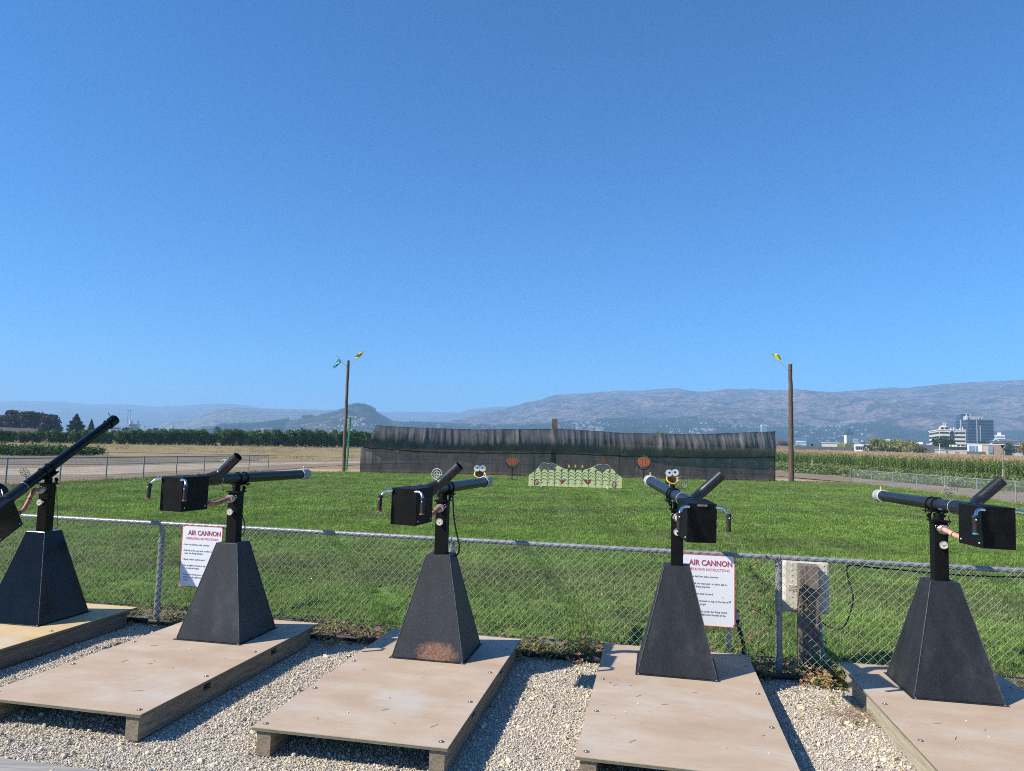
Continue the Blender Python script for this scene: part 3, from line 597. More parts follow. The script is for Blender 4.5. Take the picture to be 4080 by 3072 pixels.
mb.box(-.062, .062, -.045, .10, -.060, -.051); mb.box(-.028, .028, -.03, .085, -.051, -RB+.004)
SADDLE = MS(mb, 'saddle_clamp', black)
mb = MB(); mb.box(-.062, -.052, -.19, -.085, -.05, -.03); PEG = mb.mesh('side_rod', chrome)
mb = MB(); mb.cyl((-.052, -.215, -.028), (-.052, -.155, -.028), .008, 10); PEG = MS(mb, 'bolt_handle', chrome)
# gauge and coupling on the post front (local to root, -y to the viewer)
mb = MB(); mb.cyl((0, -.0485, 0), (0, -.075, 0), .012, 10); mb.cyl((0, -.066, 0), (0, -.088, 0), .0305, 26); mb.torus((0, -.088, 0), (0, 1, 0), .029, .0032, 26, 6)
mb.cm = 1; mb.cyl((0, -.0882, 0), (0, -.0895, 0), .0262, 26); mb.cm = 2; mb.box(-.013, .016, -.0906, -.0897, -.0012, .0012); mb.cyl((0, -.0897, 0), (0, -.0912, 0), .0032, 8)
for k in range(-4, 5):
    a = PI/2+k*.42; mb.box(.021*math.cos(a)-.0011, .021*math.cos(a)+.0011, -.0904, -.0897, .021*math.sin(a)-.0024, .021*math.sin(a)+.0024)
mb.box(-.006, .006, -.0904, -.0897, -.0135, -.0095)
GAUGE = MS(mb, 'pressure_gauge', [chrome, face, blackp])
mb = MB(); mb.cyl((0, -.0485, 0), (0, -.075, 0), .027, 16); mb.cyl((0, -.068, 0), (0, -.112, 0), .031, 16)
for k in range(4): mb.torus((0, -.075-.011*k, 0), (0, 1, 0), .0315, .003, 18, 5)
for sx in (-1, 1): mb.box(sx*.034-.005, sx*.034+.005, -.128, -.07, -.008, .008); mb.torus((sx*.036, -.062, .018), (0, 1, 0), .011, .0016, 12, 4)
COUP = MS(mb, 'hose_coupling', brass)

info = [
    dict(l='glossy black cannon at the far left, its long barrel raised steeply skyward', g=1, ped=gloss, grip='k', s='d', hose=hose_m),
    dict(l='black cannon with red grip caps beside the left instruction sign, grey muzzle pointing right', g=0, ped=wornp, grip='r', s='l', hose=hose_m),
    dict(l='black cannon on the rust stained pedestal with a thick black cable hanging from it', g=0, ped=rustm, grip='r', s='l', hose=hose_m),
    dict(l='black cannon beside the right instruction sign, grey muzzle pointing left, plain black grips', g=0, ped=wornd, grip='k', s='d', hose=hose_p),
    dict(l='black cannon at the far right with blue grip caps and a pink hose', g=0, ped=wornd, grip='b', s='d', hose=hose_p)]
PED = {}
for i, c in enumerate(info):
    px, py, a, dz = PL[i]; lx, ly = PP[i]; x = px+math.cos(a)*lx-math.sin(a)*ly; y = py+math.sin(a)*lx+math.cos(a)*ly
    t = thing('air_cannon', c['l'], 'cannon', (x, y, 0), a, 'air cannons standing on wooden platforms')
    if c['ped'].name not in PED: PED[c['ped'].name] = pedestal_mesh(c['ped'])
    p = part('pedestal', PED[c['ped'].name], t); part('base_flange', FLANGE, p); bv = p.modifiers.new('bevel', 'BEVEL'); bv.width = .004; bv.segments = 2
    for sx in (-1, 1):
        for sy in (-1, 1): part('corner_weld', WELD, p, Matrix.Scale(sx, 4, (1, 0, 0)) @ Matrix.Scale(sy, 4, (0, 1, 0)))
    for sx in (-.29, .29): part('flange_bolt', BOLT, p, Matrix.Translation((sx, -.306, .0056)) @ Matrix.Scale(.55, 4))
    part('post', POST[c['g']], t); part('swivel_head', SWIV, t)
    part('pressure_gauge', GAUGE, t, Matrix.Translation((0, 0, 1.078))); part('hose_coupling', COUP, t, Matrix.Translation((0, 0, 1.193)))
    yaw, pit, rl, off = TUR[i]
    MW = Matrix.Translation((x+off[0], y+off[1], ZP+off[2])) @ Matrix.Rotation(yaw, 4, 'Z') @ Matrix.Rotation(pit, 4, 'X') @ Matrix.Rotation(rl, 4, 'Y')
    ML = (Matrix.Translation((x, y, 0)) @ Matrix.Rotation(a, 4, 'Z')).inverted() @ MW
    part('saddle_clamp', SADDLE, t, ML)
    part('barrel', BARREL[c['g']], t, ML); part('muzzle_cap', CAP[c['g']], t, ML); part('coupling_sleeve', SLEEVE, t, ML); part('feed_tube', FEED[c['g']], t, ML)
    h = part('valve_housing', HOUS[c['g']], t, ML); h.modifiers.new('bevel', 'BEVEL').width = .003
    for q in SCREWS: part('screw', SCREW, h, Matrix.Translation(q))
    if i == 3: part('latch_plate', LATCH, h)
    part('rear_sight', SIGHT[c['s']], t, ML); part('front_sight', BEAD[c['g']], t, ML); part('bolt_handle', PEG, t, ML)
    for s in (-1, 1):
        hbo = part('handlebar', HB[s], t, ML); part('grip', GRIP[(s, c['grip'])], hbo)
    # hose from the coupling back to the housing underside
    A0 = Vector((0, -.11, 1.193)); B0 = ML @ Vector((BX+.02, YF-.03, -.17)); mid = (A0+B0)/2+Vector((0, 0, -.035))
    P_ = cr([A0, A0+Vector((0, -.05, -.004)), mid, ML @ Vector((BX+.02, YF+.03, -.165)), B0], 6)
    mb = MB(); mb.tube(P_, .0185, 14); ho_ = mb.build('hose', c['hose'], t, True)
    for k in (9, 15): mb = MB(); mb.cyl(P_[k]-(P_[k+1]-P_[k]).normalized()*.004, P_[k]+(P_[k+1]-P_[k]).normalized()*.004, .0198, 14); mb.build('hose_band', rubber, ho_, True)
    if i in (0, 1, 2, 4):
        r_ = (.0028, .0045, .0068, .0028, .0028)[i]
        pts = {2: [(.075, .02, 1.33), (.082, .02, 1.25), (.088, .02, 1.18), (.105, .02, 1.06), (.135, .03, .93), (.150, .03, .86), (.135, .03, .80), (.085, .03, .785), (.05, .04, .81), (.03, .052, .83)],
               1: [(.050, .02, 1.10), (.062, .02, 1.04), (.085, .03, .96), (.086, .03, .90), (.055, .03, .855), (.040, .052, .85)],
               0: [(.055, .02, 1.28), (.075, .02, 1.22), (.095, .02, 1.1), (.112, .02, .95), (.11, .03, .84), (.06, .04, .815)], 4: [(.055, -.03, 1.29), (.062, -.05, 1.25), (.03, -.085, 1.20), (.06, -.12, 1.15), (.09, -.11, 1.18), (.10, -.2, 1.2)]}[i]
        mb = MB(); mb.tube(cr(pts, 6), r_, 8); mb.build('cable', rubber if i != 0 else mat('olive_cable', (.12, .11, .05), rough=.6), t, True)
    if i in (1, 2): 
        mb = MB(); mb.tube(cr([ML @ Vector((.02, -.26, -.05)), ML @ Vector((.03, -.24, -.11)), ML @ Vector((.01, -.33, -.15)), ML @ Vector((.02, -.48, -.17))], 6), .0022, 6); mb.build('wire', rubber, t, True)

# ================================================================ NEAR CHAIN LINK FENCE
TH = math.atan(-.2044); CF = math.cos(TH)
def wires(L, z0, z1, w=.068, h=.070, r=.0021, n=3, bulge=.0045, x0=0.):
    mb = MB(); k = int(L/(w/2)); m = int((z1-z0)/(h/2))
    for i in range(k+1):
        a = x0+i*w/2; P_ = []
        for j in range(m+1):
            side = (j+i) % 2; P_.append(Vector((a+side*w/2*1.06-.03*w/2, 0, z1-j*h/2)))
            if bulge and j < m: s = 1 if side else -1; P_.append(Vector((a+w/4, s*bulge, z1-(j+.5)*h/2)))
        mb.tube(P_, r, n, caps=False)
    return mb
fence = thing('chain_link_fence', 'silver chain link fence with a pipe top rail right behind the cannons', 'fence', (0, 6.794, 0), TH)
px_ = [-9.7, -6.65, -3.6, -.535, 2.36, 5.4, 8.4]; ss = [x/CF for x in px_]
mb = MB(); mb.cyl((0, 0, -.2), (0, 0, .80), .0285, 16); mb.cyl((0, 0, .80), (0, 0, .818), .033, 16); POSTM = mb.mesh('fence_post', galv, True)
mb = MB(); mb.torus((0, 0, .835), (1, 0, 0), .0245, .005, 14, 6); CLAMP = mb.mesh('rail_clamp', galv, True)
mb = MB(); mb.torus((0, -.012, 0), (0, 0, 1), .036, .0018, 12, 4); TIE = mb.mesh('wire_tie', wire_m, True)
for i, s in enumerate(ss):
    p = part('fence_post', POSTM, fence, Matrix.Translation((s, .028, 0))); part('rail_clamp', CLAMP, p, Matrix.Translation((0, -.028, 0)))
    for z in (.62, .3, .02): part('wire_tie', TIE, p, Matrix.Translation((0, 0, z)))
for a, b_ in zip(ss[:-1], ss[1:]):
    mb = MB(); mb.tube([(a, 0, .835), (b_, 0, .835)], .0215, 14); mb.build('top_rail', galv, fence, True)
    mb = wires(b_-a-.034, -.175, .872, x0=a, r=.0019, n=5, bulge=.0032, w=.0735, h=.0735); mb.build('wire_mesh', wire_m, fence, 2, loc=(0, -.035, 0))

# black drain pipe lying along the fence foot, red strip in one gap
def fl(x, d, z): y = 6.794-.2044*x; return Vector((x+math.sin(TH)*-d, y+CF*d, z))
mb = MB(); mb.tube(cr([fl(x, -.065+.012*math.sin(x*2.1), -.145+.008*math.sin(x*3)) for x in np.arange(-8, 8.1, .5)], 3), .026, 10)
tag(mb.build('drain_hose', rubber, None, True), 'black plastic hose lying along the foot of the near fence', 'hose')
mb = MB(); mb.tube(cr([fl(x, .02+.01*math.sin(x*5), -.135) for x in np.arange(-1.75, -.9, .12)], 3), .010, 8)
tag(mb.build('red_cord', mat('red_plastic', (.42, .03, .06), rough=.5), None, True), 'thin red plastic cord lying at the fence foot between two platforms', 'cord')

# instruction signs
signw = mat('white_sign_panel', (.74, .76, .80), (.78, .80, .83), 30, .35, stretch=(60, 1, .2)); signr = mat('red_sign_border', (.62, .06, .03), rough=.45)
inkb = mat('grey_blue_ink', (.10, .15, .24), rough=.6); inkr = mat('red_ink', (.62, .05, .07), rough=.6); inkp = mat('purple_ink', (.16, .05, .20), rough=.6)
def text(s, size, x, z, m, parent, y=-.0032, offset=0., sx=1.):
    c = bpy.data.curves.new('lettering', 'FONT'); c.body = s; c.size = size; c.extrude = .0003; c.offset = offset; c.resolution_u = 3; c.materials.append(m)
    tmp = bpy.data.objects.new('lettering_source', c); me = bpy.data.meshes.new_from_object(tmp); bpy.data.objects.remove(tmp)
    o = bpy.data.objects.new('lettering', me); COL.objects.link(o); o.parent = parent; o.location = (x, y, z); o.rotation_euler = (PI/2, 0, 0); o.scale = (sx, 1, 1); return o
LINES = [(.190, '- Load one ball into tube chamber'), (.250, '- Pull bolt all the way back, to allow ball to'), (.277, '  enter the firing chamber'), (.338, '- Slowly release bolt forward'),
         (.398, '- Line up sights located on top of the barrel'), (.425, '  on to desired target'), (.487, '- Using your thumb, press the firing switch'), (.514, '  located on the right-hand handle of the'), (.541, '  cannon')]
def sign(x, lab, ztop, xoff):
    P0 = fl(x, -.052, ztop); t = thing('instruction_sign', lab, 'sign', P0, TH, 'instruction signs on the near fence')
    mb = MB(); mb.box(0, .457, -.0015, .0015, -.610, 0); mb.build('panel', signw, t)
    mb = MB(); W_, H_, e = .457, .61, .0048
    for a, b_, c_, d_ in ((-.001, W_+.001, -e, .001), (-.001, W_+.001, -H_-.001, -H_+e), (-.001, e, -H_+e, -e), (W_-e, W_+.001, -H_+e, -e)): mb.box(a, b_, -.0028, .0028, c_, d_)
    mb.build('border', signr, t)
    text('AIR CANNON', .066, .070, -.094, inkp, t, -.0024, .0020, .88); text('AIR CANNON', .066, .070, -.094, inkr, t, -.0034, -.0006, .88)
    text('OPERATING INSTRUCTIONS', .033, .046, -.140, inkr, t, -.0024, 0, .87)
    for z, s in LINES: text(s, .0235, .020 if s[0] == '-' else .026, -z-.008, inkb, t, -.0024, .0001, .92)
    for zx, zz in ((.012, -.012), (W_-.012, -.012), (W_-.012, -H_+.012), (.012, -H_+.012)):
        mb = MB(); mb.tube([(zx, -.004, zz), (zx+.004, -.0045, zz+.012), (zx+.006, .018, zz+.016)], .0022, 6); mb.build('zip_tie', rubber, t)
sign(-3.313, 'white operating instruction sign half hidden behind the second cannon from the left', .838, 0)
sign(1.994-.457*CF, 'white operating instruction sign half hidden behind the cannon aimed left', .832, 0)

# wooden post with the beige plastic utility box on its far side, conduit, cable
woodp = mat('old_post_wood', (.10, .075, .06), (.22, .17, .135), 3, .85, stretch=(14, 14, 1), c3=(.30, .26, .22), s3=7, w3=.4, bump=.5, bscale=12)
t = thing('utility_box_post', 'short dark wooden post carrying a beige plastic utility box behind the fence', 'utility post', (2.685, 6.50, -.2), TH-.02)
mb = MB(); mb.box(-.082, .082, -.06, .06, 0, .955); mb.build('post', woodp, t, bevel=.006)
beige = mat('beige_plastic', (.52, .49, .40), (.62, .59, .49), 9, .55)
mb = MB(); mb.box(-.195, .195, .062, .20, .515, .975); bx_ = mb.build('box_body', beige, t, bevel=.02)
mb = MB(); mb.box(-.205, .205, .150, .175, .505, .988); mb.build('box_rim', beige, bx_, bevel=.006)
mb = MB()
for k in range(26): x = -.195+.0156*k; mb.box(x-.0035, x+.0035, .135, .150, .974, .986)
tag(mb.build('rim_teeth', beige, bx_), kind='stuff')
mb = MB(); mb.cyl((0, .0, 0), (0, -.004, 0), .0085, 8); RIV = mb.mesh('rivet', mat('pale_rivet', (.70, .68, .58), rough=.5), True)
for k in range(9):
    for x in (-.125, .145): part('rivet', RIV, bx_, Matrix.Translation((x, .0615, .56+.048*k)))
for k in range(4):
    mb = MB(); mb.box(-.155, -.085, .055, .0615, .71+.014*k, .7155+.014*k); mb.build('vent_rib', beige, bx_); mb = MB(); mb.box(.095, .165, .055, .0615, .71+.014*k, .7155+.014*k); mb.build('vent_rib', beige, bx_)
mb = MB(); mb.tube(cr([(.10, .10, .52), (.115, .09, .40), (.13, .08, .2), (.165, .06, .0)], 5), .019, 10); mb.build('conduit', mat('grey_conduit', (.25, .27, .28), (.35, .37, .38), 10, .5), t, True)
mb = MB(); c0 = Vector((2.76, 6.53, .33)); pts = [c0, c0+Vector((.05, -.04, -.08)), c0+Vector((.13, -.10, -.11)), c0+Vector((.19, -.16, -.07)), Vector((2.965, 6.24, .5)), Vector((2.93, 6.25, .68)), Vector((2.915, 6.235, .78)), Vector((2.97, 6.225, .80))]
pts += [fl(x, .035, .79-.022*math.sin((x-3.0)*PI/1.6)**2) for x in np.arange(3.1, 8.0, .22)]
mb.tube(cr(pts, 4), .0068, 8); tag(mb.build('power_cable', rubber, None, True), 'thin black cable looping from the utility box up to the fence rail', 'cable')
# white standpipe with elbow and a black hose
t = thing('standpipe', 'pale grey plastic standpipe with an elbow and black hose behind the fence', 'water pipe', (1.98, 6.50, -.18))
pvcw = mat('grey_white_plastic_pipe', (.42, .43, .44), (.55, .56, .56), 20, .5)
mb = MB(); mb.cyl((0, 0, 0), (0, 0, .50), .019, 12); mb.build('riser', pvcw, t, True)
mb = MB(); mb.tube(cr([(0, 0, .44), (0, 0, .515), (.02, 0, .545), (.05, 0, .52), (.075, 0, .44)], 5), .0265, 12); mb.build('elbow', pvcw, t, True)
mb = MB(); mb.tube(cr([(.075, 0, .45), (.10, 0, .34), (.135, .01, .22), (.145, .03, .08), (.20, .05, .02)], 5), .017, 10); mb.build('hose', rubber, t, True)
# grey timber at the lower left corner of the view
t = Vector((-2.905, 4.328, 0)); d_ = (Vector((-2.36, 4.22, 0))-t).normalized(); nn_ = Vector((-d_.y, d_.x, 0))
mb = MB(); A_ = t-d_*3.2; mb.M = Matrix(((d_.x, nn_.x, 0, A_.x), (d_.y, nn_.y, 0, A_.y), (0, 0, 1, 0), (0, 0, 0, 1))); mb.box(0, 9, -.14, 0, -.20, -.155); mb.M = None
tag(mb.build('edging_timber', mat('silver_grey_timber', (.24, .23, .21), (.34, .33, .31), 2, .85, stretch=(1, 12, 12), c3=(.12, .11, .1), s3=5, w3=.6), None, bevel=.004), 'weathered grey timber edging in the gravel at the bottom left corner', 'timber')

# weeds and vines at the fence foot, dead stems, litter
leafg = leafmat('weed_leaves', (.07, .13, .02), (.18, .26, .05), trans=.35, scale=9, c3=(.33, .33, .08)); leafd = leafmat('dead_leaves', (.20, .10, .04), (.38, .24, .12), trans=.15, scale=12)
def leaf(mb, p, s, az, tilt, m):
    a = Matrix.Rotation(az, 3, 'Z') @ Matrix.Rotation(tilt, 3, 'X'); mb.cm = m; p = Vector(p)
    mb.add([p+a @ Vector(q)*s for q in ((0, 0, 0), (-.45, .45, .08), (-.25, .85, .02), (0, 1.15, -.08), (.25, .85, .02), (.45, .45, .08), (0, .5, -.02))], [(0, 6, 1), (1, 6, 2), (2, 6, 3), (3, 6, 4), (4, 6, 5), (5, 6, 0)])
def weed(seed, n, h, sp, dead):
    r = random.Random(seed); mb = MB()
    for k in range(n//4):
        a = r.uniform(0, 2*PI); q = [Vector((0, 0, 0))]
        for j in range(4): q.append(q[-1]+Vector((math.cos(a)*sp/4*r.uniform(.5, 1.4), math.sin(a)*sp/4*r.uniform(.5, 1.4), h/4*r.uniform(.1, 1.3)*(1-.3*j)))); a += r.uniform(-.8, .8)
        mb.cm = 2; mb.tube(q, .0013, 3, caps=False)
        for j in range(1, 5): 
            for _ in range(1+(j > 1)): leaf(mb, q[j]+Vector((r.uniform(-.01, .01), r.uniform(-.01, .01), 0)), r.uniform(.016, .038), r.uniform(0, 2*PI), r.uniform(-.9, .9), 1 if r.random() < dead else 0)
    return mb.mesh('weed', [leafg, leafd, mat('weed_stem', (.16, .14, .05), (.28, .2, .1), rough=.8)])
weeds = [weed(s, 28, .17, .16, (.15, .3, .6, .8)[s % 4]) for s in range(8)]
P_ = []
for x0, x1, n in ((-.15, .85, 34), (1.75, 2.95, 50), (-1.8, -.95, 8), (-3.6, -3.0, 8), (-8, 8, 80), (4.2, 5.0, 12), (.3, 1.6, 14)):
    for k in range(n): x = random.uniform(x0, x1); d = random.gauss(.09, .13); P_.append(fl(x, min(max(d, -.14), .5), -.172))
scatter('weeds', P_, weeds, .6, 1.3, .35, 'tangled green and dead weeds growing along the fence foot')
P_ = [fl(random.uniform(-7, 7), abs(random.gauss(0, .35))+.1, -.168) for k in range(420)]
scatter('weeds_thin', P_, weeds, .25, .6, .35, 'small scattered weeds in the bare strip behind the fence')
# dry vine climbing the fence beside the right sign
r = random.Random(4); mb = MB(); q = [fl(2.20, -.02, -.15)]
for k in range(16): q.append(fl(2.20+.07*math.sin(k*1.3)+r.uniform(-.02, .02), -.04+.01*(k % 2), -.15+.062*(k+1)))
q = cr(q, 3); mb.cm = 1; mb.tube(q, .0022, 4)
for k, p in enumerate(q):
    for _ in range(4 if k > 14 else 2): leaf(mb, p+Vector((r.uniform(-.03, .03), r.uniform(-.02, .01), r.uniform(-.02, .02))), r.uniform(.012, .03), r.uniform(0, 6.3), r.uniform(-1.4, 1.4), 0 if r.random() < .85 else 2)
tag(mb.build('dry_vine', [leafd, MATS['weed_stem'], leafg]), 'dry orange brown vine climbing the fence right of the instruction sign', 'vine')
mb = MB(); r = random.Random(9)
for (x0, x1, n) in ((1.9, 2.9, 34), (.0, .8, 22), (3.1, 3.8, 8), (1.5, 1.9, 6)):
    for k in range(n):
        x = r.uniform(x0, x1); z = -.1+r.random()**2*.55; a = [fl(x, -.035, z)]
        for j in range(6): a.append(a[-1]+Vector((r.uniform(-.06, .06), r.uniform(-.006, .006), r.uniform(-.02, .05))))
        mb.cm = 1; mb.tube(a, .0011, 3, caps=False)
        for p in a[1:]:
            if r.random() < .5: leaf(mb, p, r.uniform(.012, .034), r.uniform(0, 6.3), r.uniform(-1.2, 1.2), 0 if r.random() < .65 else 2)
tag(mb.build('creeping_vines', [leafg, MATS['weed_stem'], leafd]), 'thin green creepers twining through the near fence mesh', kind='stuff')
# brush pile and litter on the gravel
mb = MB(); r = random.Random(2); c0 = G(3440, 2860, -.165)
for k in range(150):
    p = c0+Vector((r.gauss(0, .13), r.gauss(0, .09), r.uniform(0, .035))); a = r.uniform(0, PI); l = r.uniform(.05, .14); mb.tube([p, p+Vector((math.cos(a)*l*.5, math.sin(a)*l*.5, .012)), p+Vector((math.cos(a+.4)*l, math.sin(a+.4)*l, 0))], .0011, 3, caps=False)
tag(mb.build('dead_stems', mat('dead_stem_brown', (.16, .10, .055), (.30, .21, .12), 20, .9)), 'small heap of dead brown stems on the gravel by the right platform', kind='stuff')
litter = MB()
for k in range(70):
    px, py = random.choice([(3250, 2780), (3300, 2830), (3400, 2900), (2560, 2740), (2130, 2700), (3150, 2730)]); p = G(px+random.gauss(0, 60), py+random.gauss(0, 35), -.160); leaf(litter, p, random.uniform(.015, .04), random.uniform(0, 6.3), random.uniform(-.4, .4), 0 if random.random() < .5 else 1)
tag(litter.build('fallen_leaves', [leafg, leafd]), 'green and brown leaves fallen on the gravel', kind='stuff')
tw = MB()
for k in range(46):
    i = random.choice([1, 2, 2, 3, 3, 3, 4]); px, py, a, dz = PL[i]; lx, ly = random.uniform(-.5, .5), random.uniform(-1.1, .35); x = px+math.cos(a)*lx-math.sin(a)*ly; y = py+math.sin(a)*lx+math.cos(a)*ly
    q = random.uniform(0, PI); l = random.uniform(.008, .03); p = Vector((x, y, .003)); e_ = Vector((math.cos(q), math.sin(q), 0))*l
    if random.random() < .5: tw.cm = 0; tw.tube([p, p+e_, p+e_*2+Vector((.01, .006, 0))], .0014, 4)
    else: tw.cm = 1+(k % 2); tw.sph(p, random.uniform(.003, .006), 5, 4)
tag(tw.build('twigs_and_grit', [MATS['dead_stem_brown'], sm[3], sm[1]]), 'twigs and stray pebbles lying on the plywood tops', kind='stuff')

# ================================================================ SIDE FENCES
def side_fence(label, xy, L_ext, near_ext):
    """posts at the given plan points; identical mesh bays between"""
    t = thing('chain_link_fence', label, 'fence', (0, 0, 0)); h = 1.04
    mb = MB(); mb.cyl((0, 0, -.2), (0, 0, h-.17), .03, 10); pm = mb.mesh('fence_post', galv, True)
    for k, (x, y) in enumerate(xy): part('fence_post', pm, t, Matrix.Translation((x, y, 0)))
    L0 = (Vector(xy[1])-Vector(xy[0])).length; mb = wires(L0, -.15, .87, r=.0022, bulge=0, w=.075, h=.078); wm = mb.mesh('wire_mesh', wire_m)
    mb = MB(); mb.tube([(0, 0, .83), (L0, 0, .83)], .022, 8); rm = mb.mesh('top_rail', galv, True)
    for a, b_ in zip(xy[:-1], xy[1:]):
        d = Vector(b_)-Vector(a); M = Matrix.Translation((a[0], a[1], 0)) @ Matrix.Rotation(math.atan2(d.y, d.x), 4, 'Z') @ Matrix.Scale(d.length/L0, 4, (1, 0, 0))
        part('wire_mesh', wm, t, M); part('top_rail', rm, t, M)
    return t
def on_line(px, A, B):
    r = ray(px, 1900); k = r.x/r.y; (x0, y0), (x1, y1) = A, B; s = (x1-x0)/(y1-y0)   # x = x0+s*(y-y0) = k*y
    y = (x0-s*y0)/(k-s); return (k*y, y)
lf = [on_line(q, (-18.4, 26.0), (-15.45, 46.0)) for q in (24, 239, 422, 570, 701, 811, 908, 989, 1066)]
s_ = (Vector(lf[0])-Vector(lf[1])); lf = [tuple(Vector(lf[0])+s_.normalized()*2.8*k) for k in (3, 2, 1)]+lf
side_fence('silver chain link fence along the left edge of the lawn beside the sandy track', lf, 0, 0)
rf = [on_line(q, (26.4, 55.8), (23.7, 33.8)) for q in (3388, 3472, 3556, 3651, 3763, 3892, 4045)]
s_ = (Vector(rf[-1])-Vector(rf[-2])).normalized()*3.4; rf += [tuple(Vector(rf[-1])+s_*k) for k in (1, 2, 3)]
side_fence('low chain link fence along the right edge of the lawn before the pumpkin patch', rf, 0, 0)
# dead grass along the feet of the outer fences and in the margin by the net
drytufts = [tuft(12, .16, .12, .012, 90+s, .85) for s in range(3)]
P_ = []
for A, B, n in ((lf[0], lf[-1], 500), (rf[0], rf[-1], 560), ((-11.5, 48.1), (20.5, 53.8), 500), ((20.5, 53.8), (26.4, 55.2), 120)):
    for k in range(n): u = random.random(); P_.append((A[0]+(B[0]-A[0])*u+random.gauss(0, .22), A[1]+(B[1]-A[1])*u+random.gauss(.1, .22), -.17))
scatter('dry_grass', P_, drytufts, .5, 1.2, .3, 'dry brown grass fringe along the outer fences and the net')

# ================================================================ SHADE CLOTH NET
def netx(px, py):
    r = ray(px, py); k0 = 5.5/29.4; k1 = 48.2+9.6*k0; s = k1/(r.y-k0*r.x); return Vector((r.x*s, r.y*s, r.z*s+EYE))
NA = math.atan(5.5/29.4)
m = bpy.data.materials.new('shade_cloth'); m.use_nodes = True; nt = m.node_tree; b = nt.nodes['Principled BSDF']; b.inputs['Roughness'].default_value = .65
v = _pos(nt, (1, 1, 1)); c = _ramp(nt, _noise(nt, 1.1, 4, vec=_pos(nt, (1.4, 1, .5))).outputs[0], [(.35, (.06, .056, .056)), (.6, (.125, .118, .118)), (.75, (.21, .20, .20))]).outputs[0]
nt.links.new(c, b.inputs['Base Color']); tr = nt.nodes.new('ShaderNodeBsdfTransparent'); tl = nt.nodes.new('ShaderNodeBsdfTranslucent'); tl.inputs[0].default_value = (.06, .058, .06, 1)
m1 = nt.nodes.new('ShaderNodeMixShader'); m1.inputs[0].default_value = .25; nt.links.new(b.outputs[0], m1.inputs[1]); nt.links.new(tl.outputs[0], m1.inputs[2])
m2 = nt.nodes.new('ShaderNodeMixShader'); nt.links.new(_ramp(nt, _noise(nt, 1.6, 5, vec=_pos(nt, (2.2, 1, .35))).outputs[0], [(.35, (.07, .07, .07)), (.65, (.16, .16, .16))]).outputs[0], m2.inputs[0])
nt.links.new(m1.outputs[0], m2.inputs[1]); nt.links.new(tr.outputs[0], m2.inputs[2]); nt.links.new(m2.outputs[0], nt.nodes['Material Output'].inputs[0]); cloth_m = m
net = thing('shade_net', 'long wall of dark pleated shade netting in two tiers across the end of the lawn', 'net', (0, 0, 0))
topL = [netx(*q) for q in [(1492, 1694), (1520, 1697), (1634, 1704), (1760, 1708), (1887, 1712), (2060, 1711), (2250, 1710), (2360, 1717), (2470, 1725), (2600, 1728), (2707, 1730), (2811, 1730), (2950, 1725), (3087, 1720)]]
seamL = [netx(*q) for q in [(1446, 1781), (1560, 1789), (1699, 1799), (1894, 1803), (2100, 1804), (2205, 1805), (2350, 1810), (2519, 1817), (2700, 1820), (2818, 1822), (2950, 1821), (3087, 1819)]]
def cloth(name, top, bot, xl0, xl1, nx, nz, amp, seed, bz=None, yo=0.):
    tx = [p.x for p in top]; tz = [p.z for p in top]; bx2 = [p.x for p in bot] if bot else None; xr = 19.78; mb = MB()
    for j in range(nz+1):
        u = j/nz; xl = xl0+(xl1-xl0)*u
        for i in range(nx+1):
            w_ = i/nx; x = xl+(xr-xl)*w_; za = float(np.interp(x, tx, tz)); zb = float(np.interp(x, bx2, [p.z for p in bot])) if bot else bz
            A_ = np.array([x*1.9+.5*u*math.sin(x*.7)]); n = float(fbm(A_, np.array([u*.9+seed]), seed, 3))-.45; n2 = float(fbm(A_*2.6, np.array([u*1.4]), seed+4, 2))-.4
            xx = x+.10*u*math.sin(x*1.1+seed); rd = float(fbm(np.array([xx*1.15]), np.array([seed*1.7]), seed+9, 2, True)); rd2 = float(fbm(np.array([xx*2.9]), np.array([u*.35+seed]), seed+13, 2, True)); f = amp*((rd-.5)*1.5*(.5+1.1*n+.3)+(rd2-.5)*.75+n*.5)*(.35+.65*math.sin(PI*min(1, u*1.05+.12))); sag = .05*math.sin(x*2.3+seed)*(1 if u in (0, 1) else 0)*.4
            z = za+(zb-za)*u+(sag if u == 0 else 0)+(.03*(n2) if u == 1 else 0)
            d = f+yo+(.12*math.sin(PI*u) if not bot else .52*math.sin(PI*min(1, u**1.25))*(.75+.25*math.sin(x*.5+1))); mb.v.append((x+math.sin(NA)*d, 48.2+(x+9.6)*5.5/29.4-math.cos(NA)*d, z))
    for j in range(nz):
        for i in range(nx): a = j*(nx+1)+i; mb.f.append((a, a+1, a+nx+2, a+nx+1)); mb.m.append(0)
    return mb.build(name, cloth_m, net, 2)
cloth('lower_cloth', [p-Vector((0, 0, .03)) for p in seamL], None, -10.0, -10.0, 700, 10, .17, 3, bz=-.17, yo=-.05)
cloth('upper_cloth', topL, [p-Vector((0, 0, .06)) for p in seamL], -9.05, -9.75, 700, 12, .24, 8, yo=.02)
mb = MB(); mb.tube([p+Vector((0, .02, .0)) for p in topL], .016, 6); mb.build('top_cable', rubber, net, True)
sb = cr([p+Vector((0, -.04+.03*math.sin(k*2.1), -.03)) for k, p in enumerate(seamL)], 8); mb = MB(); mb.tube([p+Vector((0, 0, .025*math.sin(k*1.7)*math.sin(k*.6))) for k, p in enumerate(sb)], .042, 7); mb.build('seam_roll', rubber, net, True)
for px, hh in ((2470, 1727), (2813, 1732), (2130, 1713)): 
    p = netx(px, hh); mb = MB(); mb.cyl((p.x, p.y+.1, -.2), (p.x, p.y+.1, p.z), .022, 8); mb.build('thin_post', galv if px != 2470 else black, net, True)
